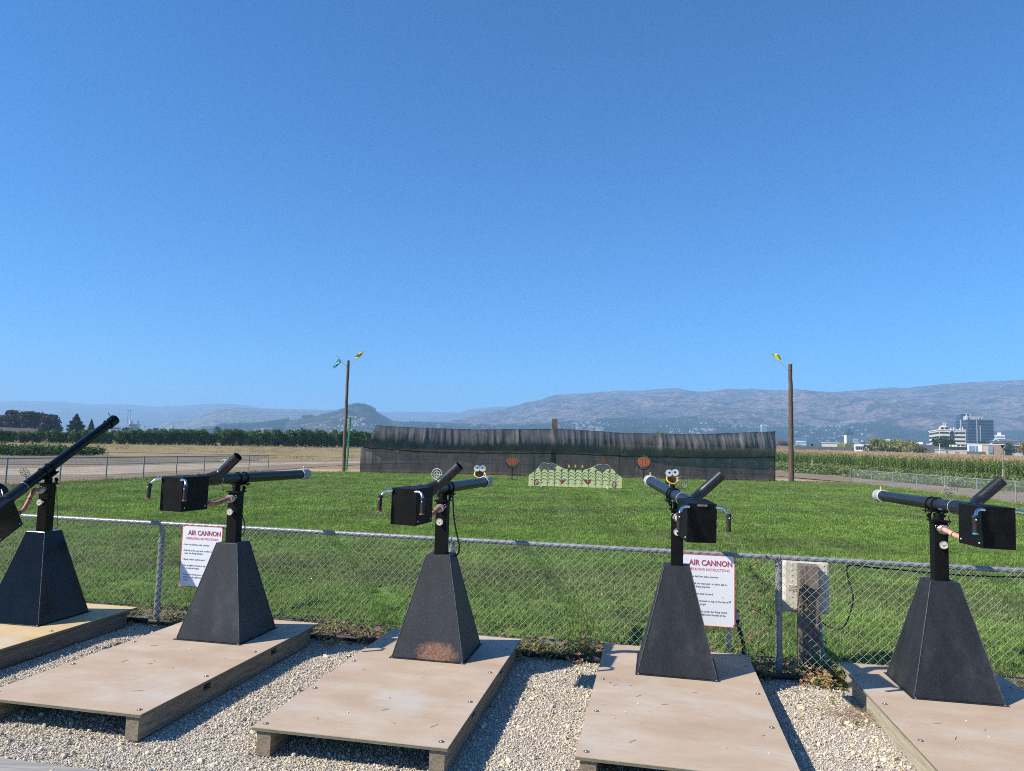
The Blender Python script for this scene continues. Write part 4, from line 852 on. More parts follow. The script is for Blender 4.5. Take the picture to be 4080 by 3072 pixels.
p = netx(3087, 1719); mb = MB(); mb.cyl((p.x, p.y, -.2), (p.x, p.y, p.z+.05), .035, 10); mb.build('end_post', black, net, True)
polew = mat('dark_pole_wood', (.085, .055, .035), (.19, .125, .08), 2.2, .85, stretch=(7, 7, .8), c3=(.32, .24, .17), s3=5, w3=.55, bump=.6, bscale=9)
poler = mat('red_brown_pole_wood', (.07, .042, .03), (.125, .08, .055), 2.0, .85, stretch=(7, 7, .8), c3=(.26, .19, .14), s3=5, w3=.5, bump=.6, bscale=9)
p = netx(2206, 1800); q = netx(2211, 1668); mb = MB(); mb.box(-.20, .20, -.16, .16, 0, q.z+.2)
c_ = mb.build('support_post', polew, net, bevel=.02); c_.matrix_local = Matrix.Translation((p.x, p.y+.45, -.2)) @ Matrix.Rotation(.012, 4, 'Y')

# ================================================================ POLES AND FLAGS
def pole(label, base, top, r0, r1, mt):
    t = thing('wooden_pole', label, 'pole', base, 0, 'tall wooden poles at the corners of the lawn'); d = top-base
    n = 16; mb = MB(); rr = random.Random(int(base.x)); P_ = [d*(k/n)+Vector((rr.uniform(-.012, .012), rr.uniform(-.012, .012), 0)) for k in range(n+1)]; P_[0].z = -.2
    mb.tube(P_, [r0+(r1-r0)*k/n+rr.uniform(-.006, .006) for k in range(n+1)], 14); mb.build('shaft', mt, t, True)
    mb = MB(); q = d*.955; mb.torus(q, (0, 0, 1), r1+.012, .012, 16, 5); mb.build('metal_band', steel, t, True); return t
bL = Vector((-11.2, 48.58, -.17)); tL = D(1388, 1436, 48.6); pole('tall dark wooden pole at the left end of the net with two flags on top', bL, tL, .125, .095, polew)
bR = Vector((21.01, 53.67, -.17)); tR = D(3149, 1450, 53.7); pole('tall reddish wooden pole at the right end of the net with one yellow flag', bR, tR, .20, .14, poler)
flag_y = mat('yellow_flag_cloth', (.72, .50, .03), (.80, .60, .10), 4, .7, c3=(.85, .8, .6), s3=9, w3=.6); flag_p = mat('lemon_flag_cloth', (.74, .66, .05), (.80, .74, .16), 4, .7); flag_t = mat('teal_flag_cloth', (.12, .50, .56), (.25, .62, .66), 4, .7, c3=(.5, .7, .7), s3=8, w3=.4)
for lab, d, s0, s1, poly, mt in (
    ('limp teal flag on a stick leaning left from the left pole', 48.5, (1381.7, 1464), (1337.5, 1412), [(1350, 1428.5), (1361, 1442.5), (1345, 1458), (1329.5, 1469.5), (1326, 1462), (1338, 1446)], flag_t),
    ('rolled yellow flag on a stick leaning right from the left pole', 48.5, (1393.7, 1459.6), (1455.5, 1397), [(1455.5, 1397.5), (1441, 1402), (1426, 1410), (1412, 1421), (1415, 1427), (1426, 1425), (1437, 1419), (1447, 1408)], flag_y),
    ('lemon yellow flag on a stick leaning left from the right pole', 53.6, (3139, 1472), (3072.4, 1408), [(3073, 1409.5), (3086, 1410), (3100, 1410.5), (3107, 1418), (3113, 1432), (3107, 1438), (3096, 1430)], flag_p)):
    a, b_ = D(*s0, d), D(*s1, d); t = thing('flag', lab, 'flag', a, 0, 'small flags at the pole tops')
    mb = MB(); mb.tube([(0, 0, 0), b_-a], .018, 6); mb.build('stick', mat('bamboo_stick', (.42, .40, .34), rough=.6), t, True)
    V = [D(*q, d)-a for q in poly]; c_ = sum(V, Vector())/len(V); mb = MB(); n = len(V); vs = [c_+Vector((0, -.12, 0))]+[q+Vector((0, .05*math.sin(k*2.3), 0)) for k, q in enumerate(V)]+[(c_+q)/2+Vector((0, .09*math.cos(k*2.9), 0)) for k, q in enumerate(V)]
    fs = []
    for k in range(n): fs += [(1+k, 1+(k+1) % n, 1+n+(k+1) % n, 1+n+k), (0, 1+n+k, 1+n+(k+1) % n)]
    mb.add(vs, fs); o = mb.build('cloth', mt, t); sm_ = o.modifiers.new('thick', 'SOLIDIFY'); sm_.thickness = .006
a, b_ = G(1380, 1876), D(1396, 1660, 50.5); t = thing('green_post', 'dark green square steel post with a collar right of the left pole', 'post', a)
grn = mat('green_paint', (.012, .16, .06), (.02, .22, .09), 6, .5); d = b_-a
M_ = Matrix.Translation((0, 0, 0)) @ d.normalized().to_track_quat('Z', 'Y').to_matrix().to_4x4(); L_ = d.length
mb = MB(); mb.M = M_; mb.box(-.055, .055, -.055, .055, 0, L_); mb.build('post', grn, t, bevel=.01)
mb = MB(); mb.M = M_; zc = L_*.555; mb.box(-.16, .17, -.10, .10, zc, zc+.06); mb.box(-.06, .06, -.10, .06, zc-.12, zc); mb.build('collar', grn, t)
mb = MB(); mb.tube([D(1385, 1780, 50.4), D(1415, 1783, 49), netx(1450, 1784)], .012, 5); tag(mb.build('tie_wire', steel, None, True), 'thin wire from the green post to the shade net', 'wire')

# ================================================================ TARGETS ON THE LAWN
def disc_target(P0, name, lab, w, h, zc, cm, leaf_side):
    t = thing('pumpkin_target', lab, 'target', P0, 0, 'pumpkin shaped targets on stands'); n = 48
    def outline(w, h): 
        o = []
        for k in range(n): a = 2*PI*k/n; lob = 1-.035*abs(math.sin(2.5*(a-PI/2)))**6*(1 if abs(math.sin(a)) > .5 else 0); o.append((math.copysign(abs(math.cos(a))**.8, math.cos(a))*w/2*lob, zc+math.copysign(abs(math.sin(a))**.86, math.sin(a))*h/2*lob))
        return o
    mb = MB(); mb.prism(outline(w, h), -.012, .012); pf = mb.build('pumpkin_face', cm, t, fix=True)
    dk = mat('dark_rib_line', (.07, .02, .012), rough=.7)
    for kx in (-.33, -.13, .13, .33):
        mb = MB(); pts = []
        for j in range(13): u = -1+2*j/12; pts.append((kx*w*math.sqrt(max(.02, 1-(u*.86)**2))+.0, -.0125, zc+u*h*.46))
        mb.tube(pts, .0065, 4); mb.build('rib', dk, pf)
    gm = mat('painted_green', (.02, .12, .05), (.03, .18, .08), 8, .6)
    mb = MB(); mb.prism([(-.035, zc+h*.47), (-.045, zc+h*.5+.10), (.0, zc+h*.5+.15), (.055, zc+h*.5+.12), (.03, zc+h*.5+.07), (.035, zc+h*.47)], -.014, .010); mb.build('stem', gm, t, fix=True)
    if leaf_side: mb = MB(); mb.prism([(.07, zc+h*.49), (.10, zc+h*.5+.06), (.15, zc+h*.5+.075), (.19, zc+h*.5+.04), (.24, zc+h*.5+.05), (.22, zc+h*.46)], -.016, .008); mb.build('leaf', gm, t, fix=True)
    mb = MB(); zb_ = zc-h/2-.16; W2 = w/2
    mb.tube([(-W2-.01, 0, zc-.05), (-W2-.005, 0, zc-h*.28), (-W2*.5, -.01, zb_), (W2*.5, -.01, zb_), (W2+.005, 0, zc-h*.28), (W2+.01, 0, zc-.05)], .026, 6); mb.build('cradle', black, t)
    mb = MB(); mb.cyl((0, 0, .04), (0, 0, zb_), .026, 10); mb.build('stand_pole', black, t, True)
    mb = MB(); mb.cyl((0, 0, 0), (0, 0, .05), .36, 24, .33); mb.cyl((0, 0, .05), (0, 0, .075), .14, 16); mb.build('round_base', mat('dark_base_rubber', (.03, .03, .03), (.06, .06, .06), 9, .8), t, True)
orb = mat('brown_orange_paint', (.32, .075, .03), (.37, .095, .04), 5, .6); oro = mat('orange_paint', (.50, .11, .035), (.56, .14, .05), 5, .6)
p = D(2042, 1838, 42.9); disc_target(Vector((p.x, 42.9, -.17)), '', 'brown orange pumpkin target on a black stand left of the corn board', .73, .48, p.z+.17, orb, False)
p = D(2565, 1840, 43.1); disc_target(Vector((p.x, 43.1, -.17)), '', 'bright orange pumpkin target on a black stand right of the corn board', .74, .57, p.z+.17, oro, True)

whitep = mat('white_paint', (.72, .73, .72), (.80, .80, .79), 9, .6); yelp = mat('yellow_paint', (.72, .42, .015), (.78, .50, .03), 7, .45); shadedw = mat('shaded_white_paint', (.36, .42, .48), (.46, .52, .58), 6, .6)  # last: white eye paint with shade mixed into its colour
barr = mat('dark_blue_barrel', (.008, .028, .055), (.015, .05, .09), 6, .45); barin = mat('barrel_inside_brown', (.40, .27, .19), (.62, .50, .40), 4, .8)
def barrel_target(P0, lab, zc, lit):
    t = thing('barrel_target', lab, 'target', P0, 0, 'open barrel targets with round eyes'); ax = Vector((0, .84, -.54)).normalized(); L_ = .55; rr = .285
    c0 = Vector((0, -.22, zc)); c1 = c0+ax*L_*1.5; c1.z = max(c1.z, .14)
    mb = MB(); mb.pipe([c0+ax*.02, c1], rr, rr-.012, 30); mb.cyl(c1-(c1-c0).normalized()*.03, c1-(c1-c0).normalized()*.01, rr-.014, 30); b_ = mb.build('barrel_body', barr, t, True)
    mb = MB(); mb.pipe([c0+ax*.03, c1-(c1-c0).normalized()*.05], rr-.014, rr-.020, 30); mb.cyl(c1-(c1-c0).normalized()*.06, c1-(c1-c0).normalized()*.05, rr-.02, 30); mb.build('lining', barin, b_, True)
    mb = MB(); mb.torus(c0, ax, rr, .036, 34, 8); mb.build('rim', yelp, t, True)
    for s in (-1, 1):
        ec = (s*.165, zc+.30+(.03 if s > 0 and lit else 0)); n = 32; mb = MB(); mb.prism([(ec[0]+.178*math.cos(2*PI*k/n), ec[1]+.178*math.sin(2*PI*k/n)) for k in range(n)], -.205, -.185); e = mb.build('eye', whitep if lit else shadedw, t, fix=True)
        pc = (ec[0]-s*.02*(1 if lit else 1), ec[1]+.02); mb = MB(); mb.prism([(pc[0]+.058*math.cos(2*PI*k/20), pc[1]+.058*math.sin(2*PI*k/20)) for k in range(20)], -.209, -.204); mb.build('pupil', blackp if lit else mat('shaded_pupil_paint', (.06, .12, .17), rough=.6), e, fix=True)
        if not lit: mb = MB(); mb.prism([(ec[0]+.178*math.cos(PI+PI*k/16), ec[1]-.02+.158*math.sin(PI+PI*k/16)) for k in range(17)], -.2075, -.2045); mb.build('sunlit_eye_half', whitep, e, fix=True)  # unlit pair: shade put into eye and pupil colour, white lower half as sunlit
        mb = MB(); mb.tube([(s*.15, -.24, zc-.27), (s*.15, -.27, 0)], .024, 6); mb.build('leg', yelp, t)
    mb = MB(); mb.tube([(-.16, -.25, zc-.29), (.16, -.25, zc-.29)], .024, 6); mb.build('crossbar', yelp, t)
p = D(1911, 1887, 41.2); barrel_target(Vector((p.x, 41.4, -.17)), 'open barrel target with eyes painted half in shade behind the muzzle of the third cannon', p.z+.17, False)
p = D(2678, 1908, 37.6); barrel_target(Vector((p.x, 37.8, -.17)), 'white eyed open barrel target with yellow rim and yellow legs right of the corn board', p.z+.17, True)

# painted plywood corn board
K = .00242
def BX_(a, b_): return ((a-1110)*K, (825+(a-145)*.0412-b_)*K)
t = thing('corn_board', 'pale green plywood board painted with corn stalks, gophers and two crows', 'target board', (D(2291, 1940, 36.3).x, 36.3, -.125), 0)
out = [(140, 825), (145, 605), (210, 560), (300, 488), (370, 415), (425, 350), (490, 352), (540, 372), (590, 356), (640, 358), (690, 385), (740, 412), (810, 445), (870, 484), (960, 495), (1060, 508), (1170, 513), (1290, 510), (1380, 488), (1470, 458), (1530, 425), (1590, 396), (1690, 403), (1770, 398), (1830, 440), (1870, 488), (1950, 570), (2010, 625), (2082, 680), (2085, 905)]
palegreen = mat('pale_green_board_paint', (.66, .65, .30), (.72, .70, .36), 3, .7, c3=(.74, .72, .45), s3=12, w3=.3)
mb = MB(); mb.prism([BX_(*q) for q in out], 0, .02); mb.build('board', palegreen, t, fix=True)
rock = mat('painted_rock_grey', (.06, .07, .075), (.10, .115, .12), 9, .8, c3=(.30, .32, .30), s3=16, w3=.9)
for poly in ([(345, 460), (372, 418), (427, 356), (488, 358), (538, 378), (590, 362), (640, 364), (690, 390), (735, 415), (700, 440), (672, 500), (620, 512), (560, 485), (500, 500), (440, 480), (395, 510)],
             [(1488, 462), (1532, 430), (1590, 402), (1690, 409), (1768, 404), (1828, 444), (1872, 494), (1840, 512), (1780, 500), (1740, 520), (1700, 560), (1640, 545), (1590, 540), (1560, 500)]):
    mb = MB(); mb.prism([BX_(*q) for q in poly], -.002, .0); mb.build('painted_rock', rock, t, fix=True)
cg = mat('painted_corn_green', (.004, .075, .018), (.008, .10, .028), 6, .7); cy = mat('painted_corn_yellow', (.72, .52, .02), (.78, .60, .06), 8, .6); ct = mat('painted_tassel_orange', (.55, .26, .07), (.62, .32, .1), 8, .7)
gb = mat('painted_gopher_brown', (.10, .05, .03), (.15, .075, .045), 20, .7); gl = mat('painted_gopher_belly', (.55, .33, .22), (.62, .42, .30), 20, .7); rb_ = mat('painted_bird_red', (.20, .02, .02), (.30, .05, .03), 14, .7); rbo = mat('painted_bird_orange', (.48, .18, .08), rough=.7)
def strip(mb, pts, ws, y):
    P_ = [Vector((q[0], 0, q[1])) for q in pts]; vs = []
    for i, p in enumerate(P_):
        d = (P_[min(i+1, len(P_)-1)]-P_[max(i-1, 0)]).normalized(); nrm = Vector((-d.z, 0, d.x)); vs += [p+nrm*ws[i]/2+Vector((0, y, 0)), p-nrm*ws[i]/2+Vector((0, y, 0))]
    mb.add(vs, [(2*i, 2*i+1, 2*i+3, 2*i+2) for i in range(len(P_)-1)])
def stalk_mesh():
    mb = MB(); strip(mb, [(0, 0), (.003, .3), (0, .6), (0, .78)], [.020, .018, .015, .008], -.003)
    for k, (z, l, h) in enumerate(((.09, .12, .06), (.21, .20, .12), (.35, .21, .15), (.49, .20, .14), (.62, .14, .14))):
        for s in (-1, 1):
            zz = z+(.03 if s > 0 else 0); pts = [(s*l*u, zz+h*math.sin(u*PI*.78)) for u in (0, .2, .4, .6, .8, 1)]; strip(mb, pts, [.007, .019, .024, .022, .015, .002], -.003-.0006*(k % 2)-.0003*(s > 0))
    strip(mb, [(0, .66), (.02, .76), (.05, .84)], [.01, .022, .002], -.0032); strip(mb, [(0, .66), (-.015, .74), (-.01, .82)], [.01, .018, .002], -.0038)
    return mb.mesh('painted_corn_stalk', cg)
SM = stalk_mesh(); bots = lambda a: 825+(a-145)*.0412
for a, top in zip((262, 400, 540, 680, 820, 965, 1108, 1250, 1385, 1530, 1670, 1815, 1955), (515, 490, 490, 490, 495, 500, 500, 505, 500, 520, 535, 530, 575)):
    x, z = BX_(a, bots(a)-6); part('painted_corn_stalk', SM, t, Matrix.Translation((x, 0, z)) @ Matrix.Scale((bots(a)-top)*K/.80, 4, (0, 0, 1)))
mb = MB()
for s in (-1, 0, 1): strip(mb, [(0, 0), (s*.018, .05), (s*.03, .10)], [.008, .014, .003], -.0045-.0004*s)
strip(mb, [(0, -.03), (0, .06), (0, .13)], [.007, .010, .003], -.0052); TM = mb.mesh('painted_tassel', ct)
for a, b_ in ((408, 480), (548, 485), (686, 480), (830, 490), (1395, 505), (1537, 510), (1680, 520), (1822, 525)): x, z = BX_(a, b_); part('painted_tassel', TM, t, Matrix.Translation((x, 0, z)) @ Matrix.Scale(.55 if a in (830, 1395) else 1, 4))
mb = MB(); strip(mb, [(0, -.06), (.004, -.03), (.008, .02), (.012, .055)], [.012, .034, .032, .010], -.0056); CM = mb.mesh('painted_corn_cob', cy)
for a, b_ in ((282, 560), (385, 680), (698, 675), (982, 590), (1265, 695), (1552, 705), (1697, 615), (1835, 720)): x, z = BX_(a, b_); part('painted_corn_cob', CM, t, Matrix.Translation((x, 0, z)) @ Matrix.Rotation(.2 if a % 2 else -.15, 4, 'Y') @ Matrix.Scale(1.15, 4))
mb = MB(); n = 16; mb.prism([(.05*math.cos(2*PI*k/n)*(.9 if math.sin(2*PI*k/n) > 0 else .7), .10+.085*math.sin(2*PI*k/n)) for k in range(n)], -.004, .012); mb.cm = 1; mb.prism([(-.03, -.06), (-.034, .03), (0, .06), (.034, .03), (.03, -.06)], -.006, .010); TC = fixn(mb.mesh('corn_cob_target', [cy, cg]))
for a, b_ in ((975, 478), (1112, 480), (1258, 488)): x, z = BX_(a, b_); part('corn_cob_target', TC, t, Matrix.Translation((x, 0, z)))
def gopher(w, h):
    o_ = [(0, 0), (-.30, .02), (-.48, .22), (-.45, .50), (-.25, .78), (-.05, .93), (.05, 1.0), (.12, .93), (.30, .85), (.36, .65), (.47, .35), (.38, .08), (.2, 0)]
    i_ = [(-.05, .08), (-.25, .15), (-.28, .42), (-.12, .66), (.05, .85), (.22, .74), (.25, .4), (.18, .12)]
    mb = MB(); mb.prism([(x*w, z*h) for x, z in o_], -.006, -.0005); mb.cm = 1; mb.prism([(x*w, z*h) for x, z in i_], -.008, -.0062); mb.cm = 0; mb.prism([(.0*w, .1*h), (-.05*w, .35*h), (.02*w, .5*h), (.07*w, .35*h)], -.0095, -.0082); return fixn(mb.mesh('painted_gopher', [gb, gl]))
for a, b_, w, h in ((305, 812, .25, .31), (1922, 885, .26, .32)): x, z = BX_(a, b_); part('painted_gopher', gopher(w, h), t, Matrix.Translation((x, 0, z)))
x, z = BX_(1685, 402); g_ = fixn(gopher(.30, .38)); o = part('gopher_target', g_, t, Matrix.Translation((x, 0, z))); g_.materials.clear(); g_.materials.append(gb); g_.materials.append(mat('painted_straw_yellow', (.62, .50, .25), rough=.7))
mb = MB(); mb.prism([(-.17, .07), (-.10, .075), (-.05, .045), (0, .03), (.05, .045), (.10, .075), (.17, .07), (.14, 0), (.06, -.06), (.02, -.14), (-.04, -.09), (-.12, -.03)], -.0075, -.0055); mb.cm = 1; mb.prism([(-.06, .03), (-.1, .03), (-.11, -.01), (-.03, -.05), (-.01, .0)], -.0095, -.0077); mb.prism([(.06, .03), (.10, .03), (.09, -.01), (.04, -.02)], -.0095, -.0077)
x, z = BX_(840, 735); part('painted_crow', fixn(mb.mesh('painted_crow', [rb_, rbo])), t, Matrix.Translation((x, 0, z)))
mb = MB(); mb.prism([(-.18, .08), (.18, .08), (.165, .02), (.11, -.05), (.03, -.09), (.0, -.13), (-.05, -.08), (-.13, -.04), (-.17, .02)], -.0075, -.0055); mb.cm = 1; mb.prism([(-.04, .04), (.04, .04), (.03, 0), (-.03, 0)], -.0095, -.0077)
x, z = BX_(1368, 755); part('painted_crow', fixn(mb.mesh('painted_crow', [rb_, whitep])), t, Matrix.Translation((x, 0, z)))
for a, w, mt in ((410, .09, mat('aqua_block', (.25, .60, .62), rough=.7)), (1105, .34, mat('tan_stone_block', (.42, .32, .24), (.5, .4, .3), 9, .9)), (1785, .09, whitep)):
    x, z = BX_(a, bots(a)); mb = MB(); mb.box(x-w/2, x+w/2, -.06, .1, -.06, z-.001); mb.build('foot_block', mt, t, bevel=.006)
for x in (-1.6, 0, 1.6): mb = MB(); mb.tube([(x, .03, .7), (x, .62, -.04)], .025, 6); mb.tube([(x, .03, .0), (x, .62, -.03)], .02, 6); tag(mb.build('back_brace', beam_m, t), kind='stuff')

# ================================================================ CROPS
# corn: plants with arching leaves and tan tassels
corn_g = leafmat('corn_leaves', (.055, .12, .02), (.17, .26, .045), rand=.4, trans=.3, scale=.9, c3=(.38, .38, .12)); corn_t = mat('corn_tassel', (.36, .24, .14), (.48, .34, .20), 2, .9, randomize=.25); corn_s = leafmat('corn_stalk', (.12, .17, .05), (.22, .24, .09), trans=.1)
def corn(seed):
    r = random.Random(seed); mb = MB(); h = r.uniform(1.9, 2.25); mb.cm = 2; mb.tube([(0, 0, 0), (.02, 0, h)], [.016, .008], 3, caps=False)
    for k in range(10):
        z = .25+h*.8*k/10; a = (k % 2)*PI+r.uniform(-.6, .6)+seed; l = r.uniform(.45, .75); d = Vector((math.cos(a), math.sin(a), 0)); s = Vector((-d.y, d.x, 0)); w = .045; mb.cm = 0
        pts = [Vector((0, 0, z)), Vector((0, 0, z+.24))+d*l*.4, Vector((0, 0, z+.20))+d*l*.8, Vector((0, 0, z-.08))+d*l*1.05]
        mb.add([pts[0]-s*w*.5, pts[0]+s*w*.5, pts[1]-s*w, pts[1]+s*w, pts[2]-s*w*.7, pts[2]+s*w*.7, pts[3]], [(0, 1, 3, 2), (2, 3, 5, 4), (4, 5, 6)])
    mb.cm = 1
    for k in range(6):
        a = k*1.05+seed; d = Vector((math.cos(a), math.sin(a), 0)); s = Vector((-d.y, d.x, 0))*.011; t_ = Vector((.02, 0, h-.08)); q = t_+d*.12+Vector((0, 0, .30)); mb.add([t_-s, t_+s, q+s, q-s], [(0, 1, 2, 3)])
    return mb.mesh('corn_plant', [corn_g, corn_t, corn_s])
corns = [corn(s) for s in range(6)]
def poly_pts(poly, n, seed):
    r = np.random.default_rng(seed); P = np.array(poly); x = r.uniform(P[:, 0].min(), P[:, 0].max(), n); y = r.uniform(P[:, 1].min(), P[:, 1].max(), n); ins = np.zeros(n, bool); k = len(poly)
    for i in range(k):
        x0, y0 = poly[i]; x1, y1 = poly[(i+1) % k]; ins ^= ((y0 > y) != (y1 > y)) & (x < (x1-x0)*(y-y0)/(y1-y0+1e-12)+x0)
    return x[ins], y[ins]
tv = np.vectorize(terr)
x, y = poly_pts([(53.6, 60), (53.4, 74.7), (51.8, 82), (48, 102), (41, 112), (20, 124), (20, 190), (160, 210), (140, 60)], 90000, 6)
x0 = 53.4+0*x; dist_front = np.where(y < 82, x-52.5, np.where(y < 112, x-51.8+(y-82)*.36, y-112))
k = (rng.random(len(x)) < np.clip(1.25-dist_front/55, .22, 1)) & (x < .76*y+3); x, y = x[k], y[k]
x = np.round(x/.75)*.75+rng.normal(0, .06, len(x))
scatter('corn_field', np.c_[x, y, tv(y)-.02], corns, .72, 1.02, .08, 'tall green corn with tan tassels beyond the right fence')
# pumpkin patch and weedy strip before the corn
patch = leafmat('pumpkin_leaves', (.07, .12, .03), (.17, .24, .08), rand=.3, trans=.25, scale=.9, c3=(.42, .46, .33)); strawl = leafmat('patch_weeds', (.16, .20, .05), (.30, .29, .11), rand=.3, scale=1.2)
def bush(seed, n, rad, h, s, mts):
    r = random.Random(seed); mb = MB()
    for k in range(n): a = r.uniform(0, 6.3); q = rad*math.sqrt(r.random()); leaf(mb, (q*math.cos(a), q*math.sin(a), h*r.uniform(.15, 1)*(1-.5*q/rad)), s*r.uniform(.6, 1.3), r.uniform(0, 6.3), r.uniform(-.7, .9), 0 if r.random() < .8 else 1)
    return mb.mesh('leafy_clump', mts)
pb = [bush(s, 34, .55, .42, .17, [patch, strawl]) for s in range(4)]
x, y = poly_pts([(20, 86), (28.5, 82), (32.6, 70.8), (32.4, 58), (32.5, 46), (33.5, 34), (50, 50), (53, 62), (53, 75), (51.4, 82), (47.5, 101), (40.5, 111), (20, 112)], 8500, 8)
k = fbm(x*.25, y*.25, 5, 3) > .36; scatter('pumpkin_patch', np.c_[x[k], y[k], tv(y[k])], pb, .5, 1.25, .2, 'low sprawling pumpkin plants with pale leaves between fence and corn')
wb = [bush(s+20, 30, .5, .55, .11, [strawl, patch]) for s in range(3)]
x, y = poly_pts([(20, 100), (40, 98), (47, 88), (50.5, 78), (51.5, 60), (53.5, 60), (53.6, 75), (51.8, 84), (48, 103), (41, 113), (20, 124)], 5200, 9); scatter('field_weeds', np.c_[x, y, tv(y)], wb, .6, 1.4, .2, 'yellow green weeds along the edge of the corn')
pm = mat('small_pumpkin_orange', (.50, .22, .05), (.55, .35, .12), 2, .6, randomize=.3); mb = MB(); mb.sph((0, 0, .1), .14, 10, 7, .75); pk = mb.mesh('small_pumpkin', pm, 2)
x, y = poly_pts([(20, 86), (28.5, 82), (32.6, 70.8), (33.5, 34), (50, 50), (52, 75), (47, 100), (20, 110)], 130, 14); scatter('small_pumpkins', np.c_[x, y, tv(y)+.12], [pk], .6, 1.2, .2, 'scattered small pumpkins among the leaves of the patch')
# dark bushy crop strip and dry stubble at the left
crop_m = leafmat('dark_crop_leaves', (.02, .055, .012), (.06, .115, .025), rand=.3, trans=.25, scale=.6); cb = [bush(s+40, 60, .6, .95, .2, [crop_m, crop_m]) for s in range(3)]
x, y = poly_pts([(-110, 52), (-70, 58), (-43.2, 62.5), (-39.8, 71), (-44, 74), (-70, 70), (-110, 64)], 4200, 12); scatter('crop_row', np.c_[x, y, tv(y)], cb, .6, 1.1, .15, 'low dark green crop strip behind the left fence')
x, y = poly_pts([(-150, 72), (-60, 76), (-30, 70), (-10, 72), (18, 84), (18, 140), (-34, 150), (-60, 124), (-150, 84)], 9000, 15); k = fbm(x*.12, y*.3, 8, 3) > .47
scatter('field_stubble', np.c_[x[k], y[k], tv(y[k])], [tuft(14, .34, .5, .03, 200+s, .7) for s in range(3)], .5, 1.3, .2, 'dry yellow stubble across the field behind')

# ================================================================ TREES
def crown_cards(mb, c, rx, ry, rz, n, s, r, shape='round'):
    for k in range(n):
        while True:
            p = Vector((r.uniform(-1, 1), r.uniform(-1, 1), r.uniform(-1, 1)))
            if .25 < p.length < 1: break
        if shape == 'cone': u = (p.z+1)/2; rad = (1-u)**.85*(1+.22*math.sin(u*34)); p.x *= rad; p.y *= rad
        q = Vector((c[0]+p.x*rx, c[1]+p.y*ry, c[2]+p.z*rz)); nrm = Vector((r.gauss(0, 1), r.gauss(0, 1), r.gauss(0, 1)+.5)).normalized(); a = nrm.orthogonal().normalized(); b = nrm.cross(a); w = s*r.uniform(.5, 1.3)
        th = r.uniform(0, 6.3); a, b = a*math.cos(th)+b*math.sin(th), b*math.cos(th)-a*math.sin(th)
        mb.add([q-a*w, q-b*w*.55, q+a*w, q+b*w*.55], [(0, 1, 2, 3)])
def tree_meshes(h, w, seed, leafm, bark, shape='round', n=900, s=.35, lobes=7, trunk=.28, zflat=1.):
    r = random.Random(seed); tr = MB(); cr_ = MB(); th = h*trunk
    tr.tube([(0, 0, -.5), (.02*h*r.uniform(-1, 1), 0, th), (0, 0, h*.75)], [.035*h*.7, .025*h*.7, .008*h], 8)
    for k in range(5): a = k*1.3+r.random(); z = th+h*.07*k; tr.tube([(0, 0, z), (math.cos(a)*w*.18, math.sin(a)*w*.18, z+h*.12), (math.cos(a)*w*.33, math.sin(a)*w*.33, z+h*.2)], [.012*h, .009*h, .004*h], 5)
    if shape == 'cone': crown_cards(cr_, (0, 0, h*.54), w/2, w/2, h*.46, n, s, r, 'cone')
    else:
        cz = th*.8+(h-th*.8)/2; crown_cards(cr_, (0, 0, cz), w*.36, w*.36, (h-th*.8)*.42, n//3, s, r)
        for k in range(lobes):
            a = k*2.4+r.random(); q = w*.27*r.uniform(.6, 1.1); z = cz+(h-th*.8)*r.uniform(-.30, .34); crown_cards(cr_, (q*math.cos(a), q*math.sin(a), z), w*.22, w*.22, (h-z)*.6 if z > cz+.2*h else (h-th)*.2, n//lobes*2//3, s, r)
    return tr.mesh('trunk', bark), cr_.mesh('crown', leafm)
bark = mat('tree_bark', (.06, .045, .035), (.12, .095, .075), 6, .9)
birch = mat('pale_birch_bark', (.45, .42, .38), (.6, .57, .52), 6, .8)
LG = {'maroon': leafmat('dark_maroon_leaves', (.028, .022, .016), (.085, .048, .034), trans=.15, scale=.35, c3=(.14, .10, .06)), 'conifer': leafmat('conifer_needles', (.006, .022, .012), (.018, .052, .028), trans=.08, scale=.5), 'green': leafmat('broad_green_leaves', (.018, .045, .012), (.06, .11, .025), scale=.4),
      'yellow': leafmat('yellow_green_leaves', (.14, .17, .04), (.34, .34, .10), scale=.35), 'red': leafmat('rust_red_leaves', (.14, .05, .02), (.30, .13, .05), scale=.4), 'orange': leafmat('golden_leaves', (.18, .12, .02), (.40, .26, .05), scale=.4), 'olive': leafmat('olive_leaves', (.05, .06, .018), (.14, .14, .04), scale=.4)}
def tree(name, label, px, ytop, wpx, d, lm, seed, shape='round', n=900, s=None, trunk=.25, group=None, bk=None):
    P = D(px, ytop, d); g = terr(d); h = P.z-g; w = wpx*d/2850; P.z = g
    t = thing(name, label, 'tree', P, random.Random(seed).uniform(0, 6), group); a, b = tree_meshes(h, w, seed, LG[lm], bk or bark, shape, n, s or w*.045+.06, trunk=trunk); part('trunk', a, t); part('crown', b, t); return t
gt = 'trees beyond the orchard and corn'
tree('maroon_tree', 'dark maroon broad tree at the far left edge above the grey roof', 0, 1647, 110, 262, 'maroon', 1, n=2600, trunk=.06, group=gt)
tree('maroon_tree', 'tallest dark maroon tree with a pointed top above the grey roof', 55, 1624, 92, 258, 'maroon', 2, n=2600, trunk=.06, group=gt)
tree('maroon_tree', 'rounded dark maroon tree, middle of the clump above the grey roof', 128, 1634, 108, 255, 'maroon', 3, n=2600, trunk=.06, group=gt)
tree('maroon_tree', 'dark maroon tree at the right end of the clump beside the conifer', 206, 1642, 100, 250, 'maroon', 4, n=2600, trunk=.06, group=gt)
tree('conifer_tree', 'dense dark green conifer standing right of the grey roof', 307, 1649, 84, 215, 'conifer', 5, 'cone', 2600, .38, group=gt)
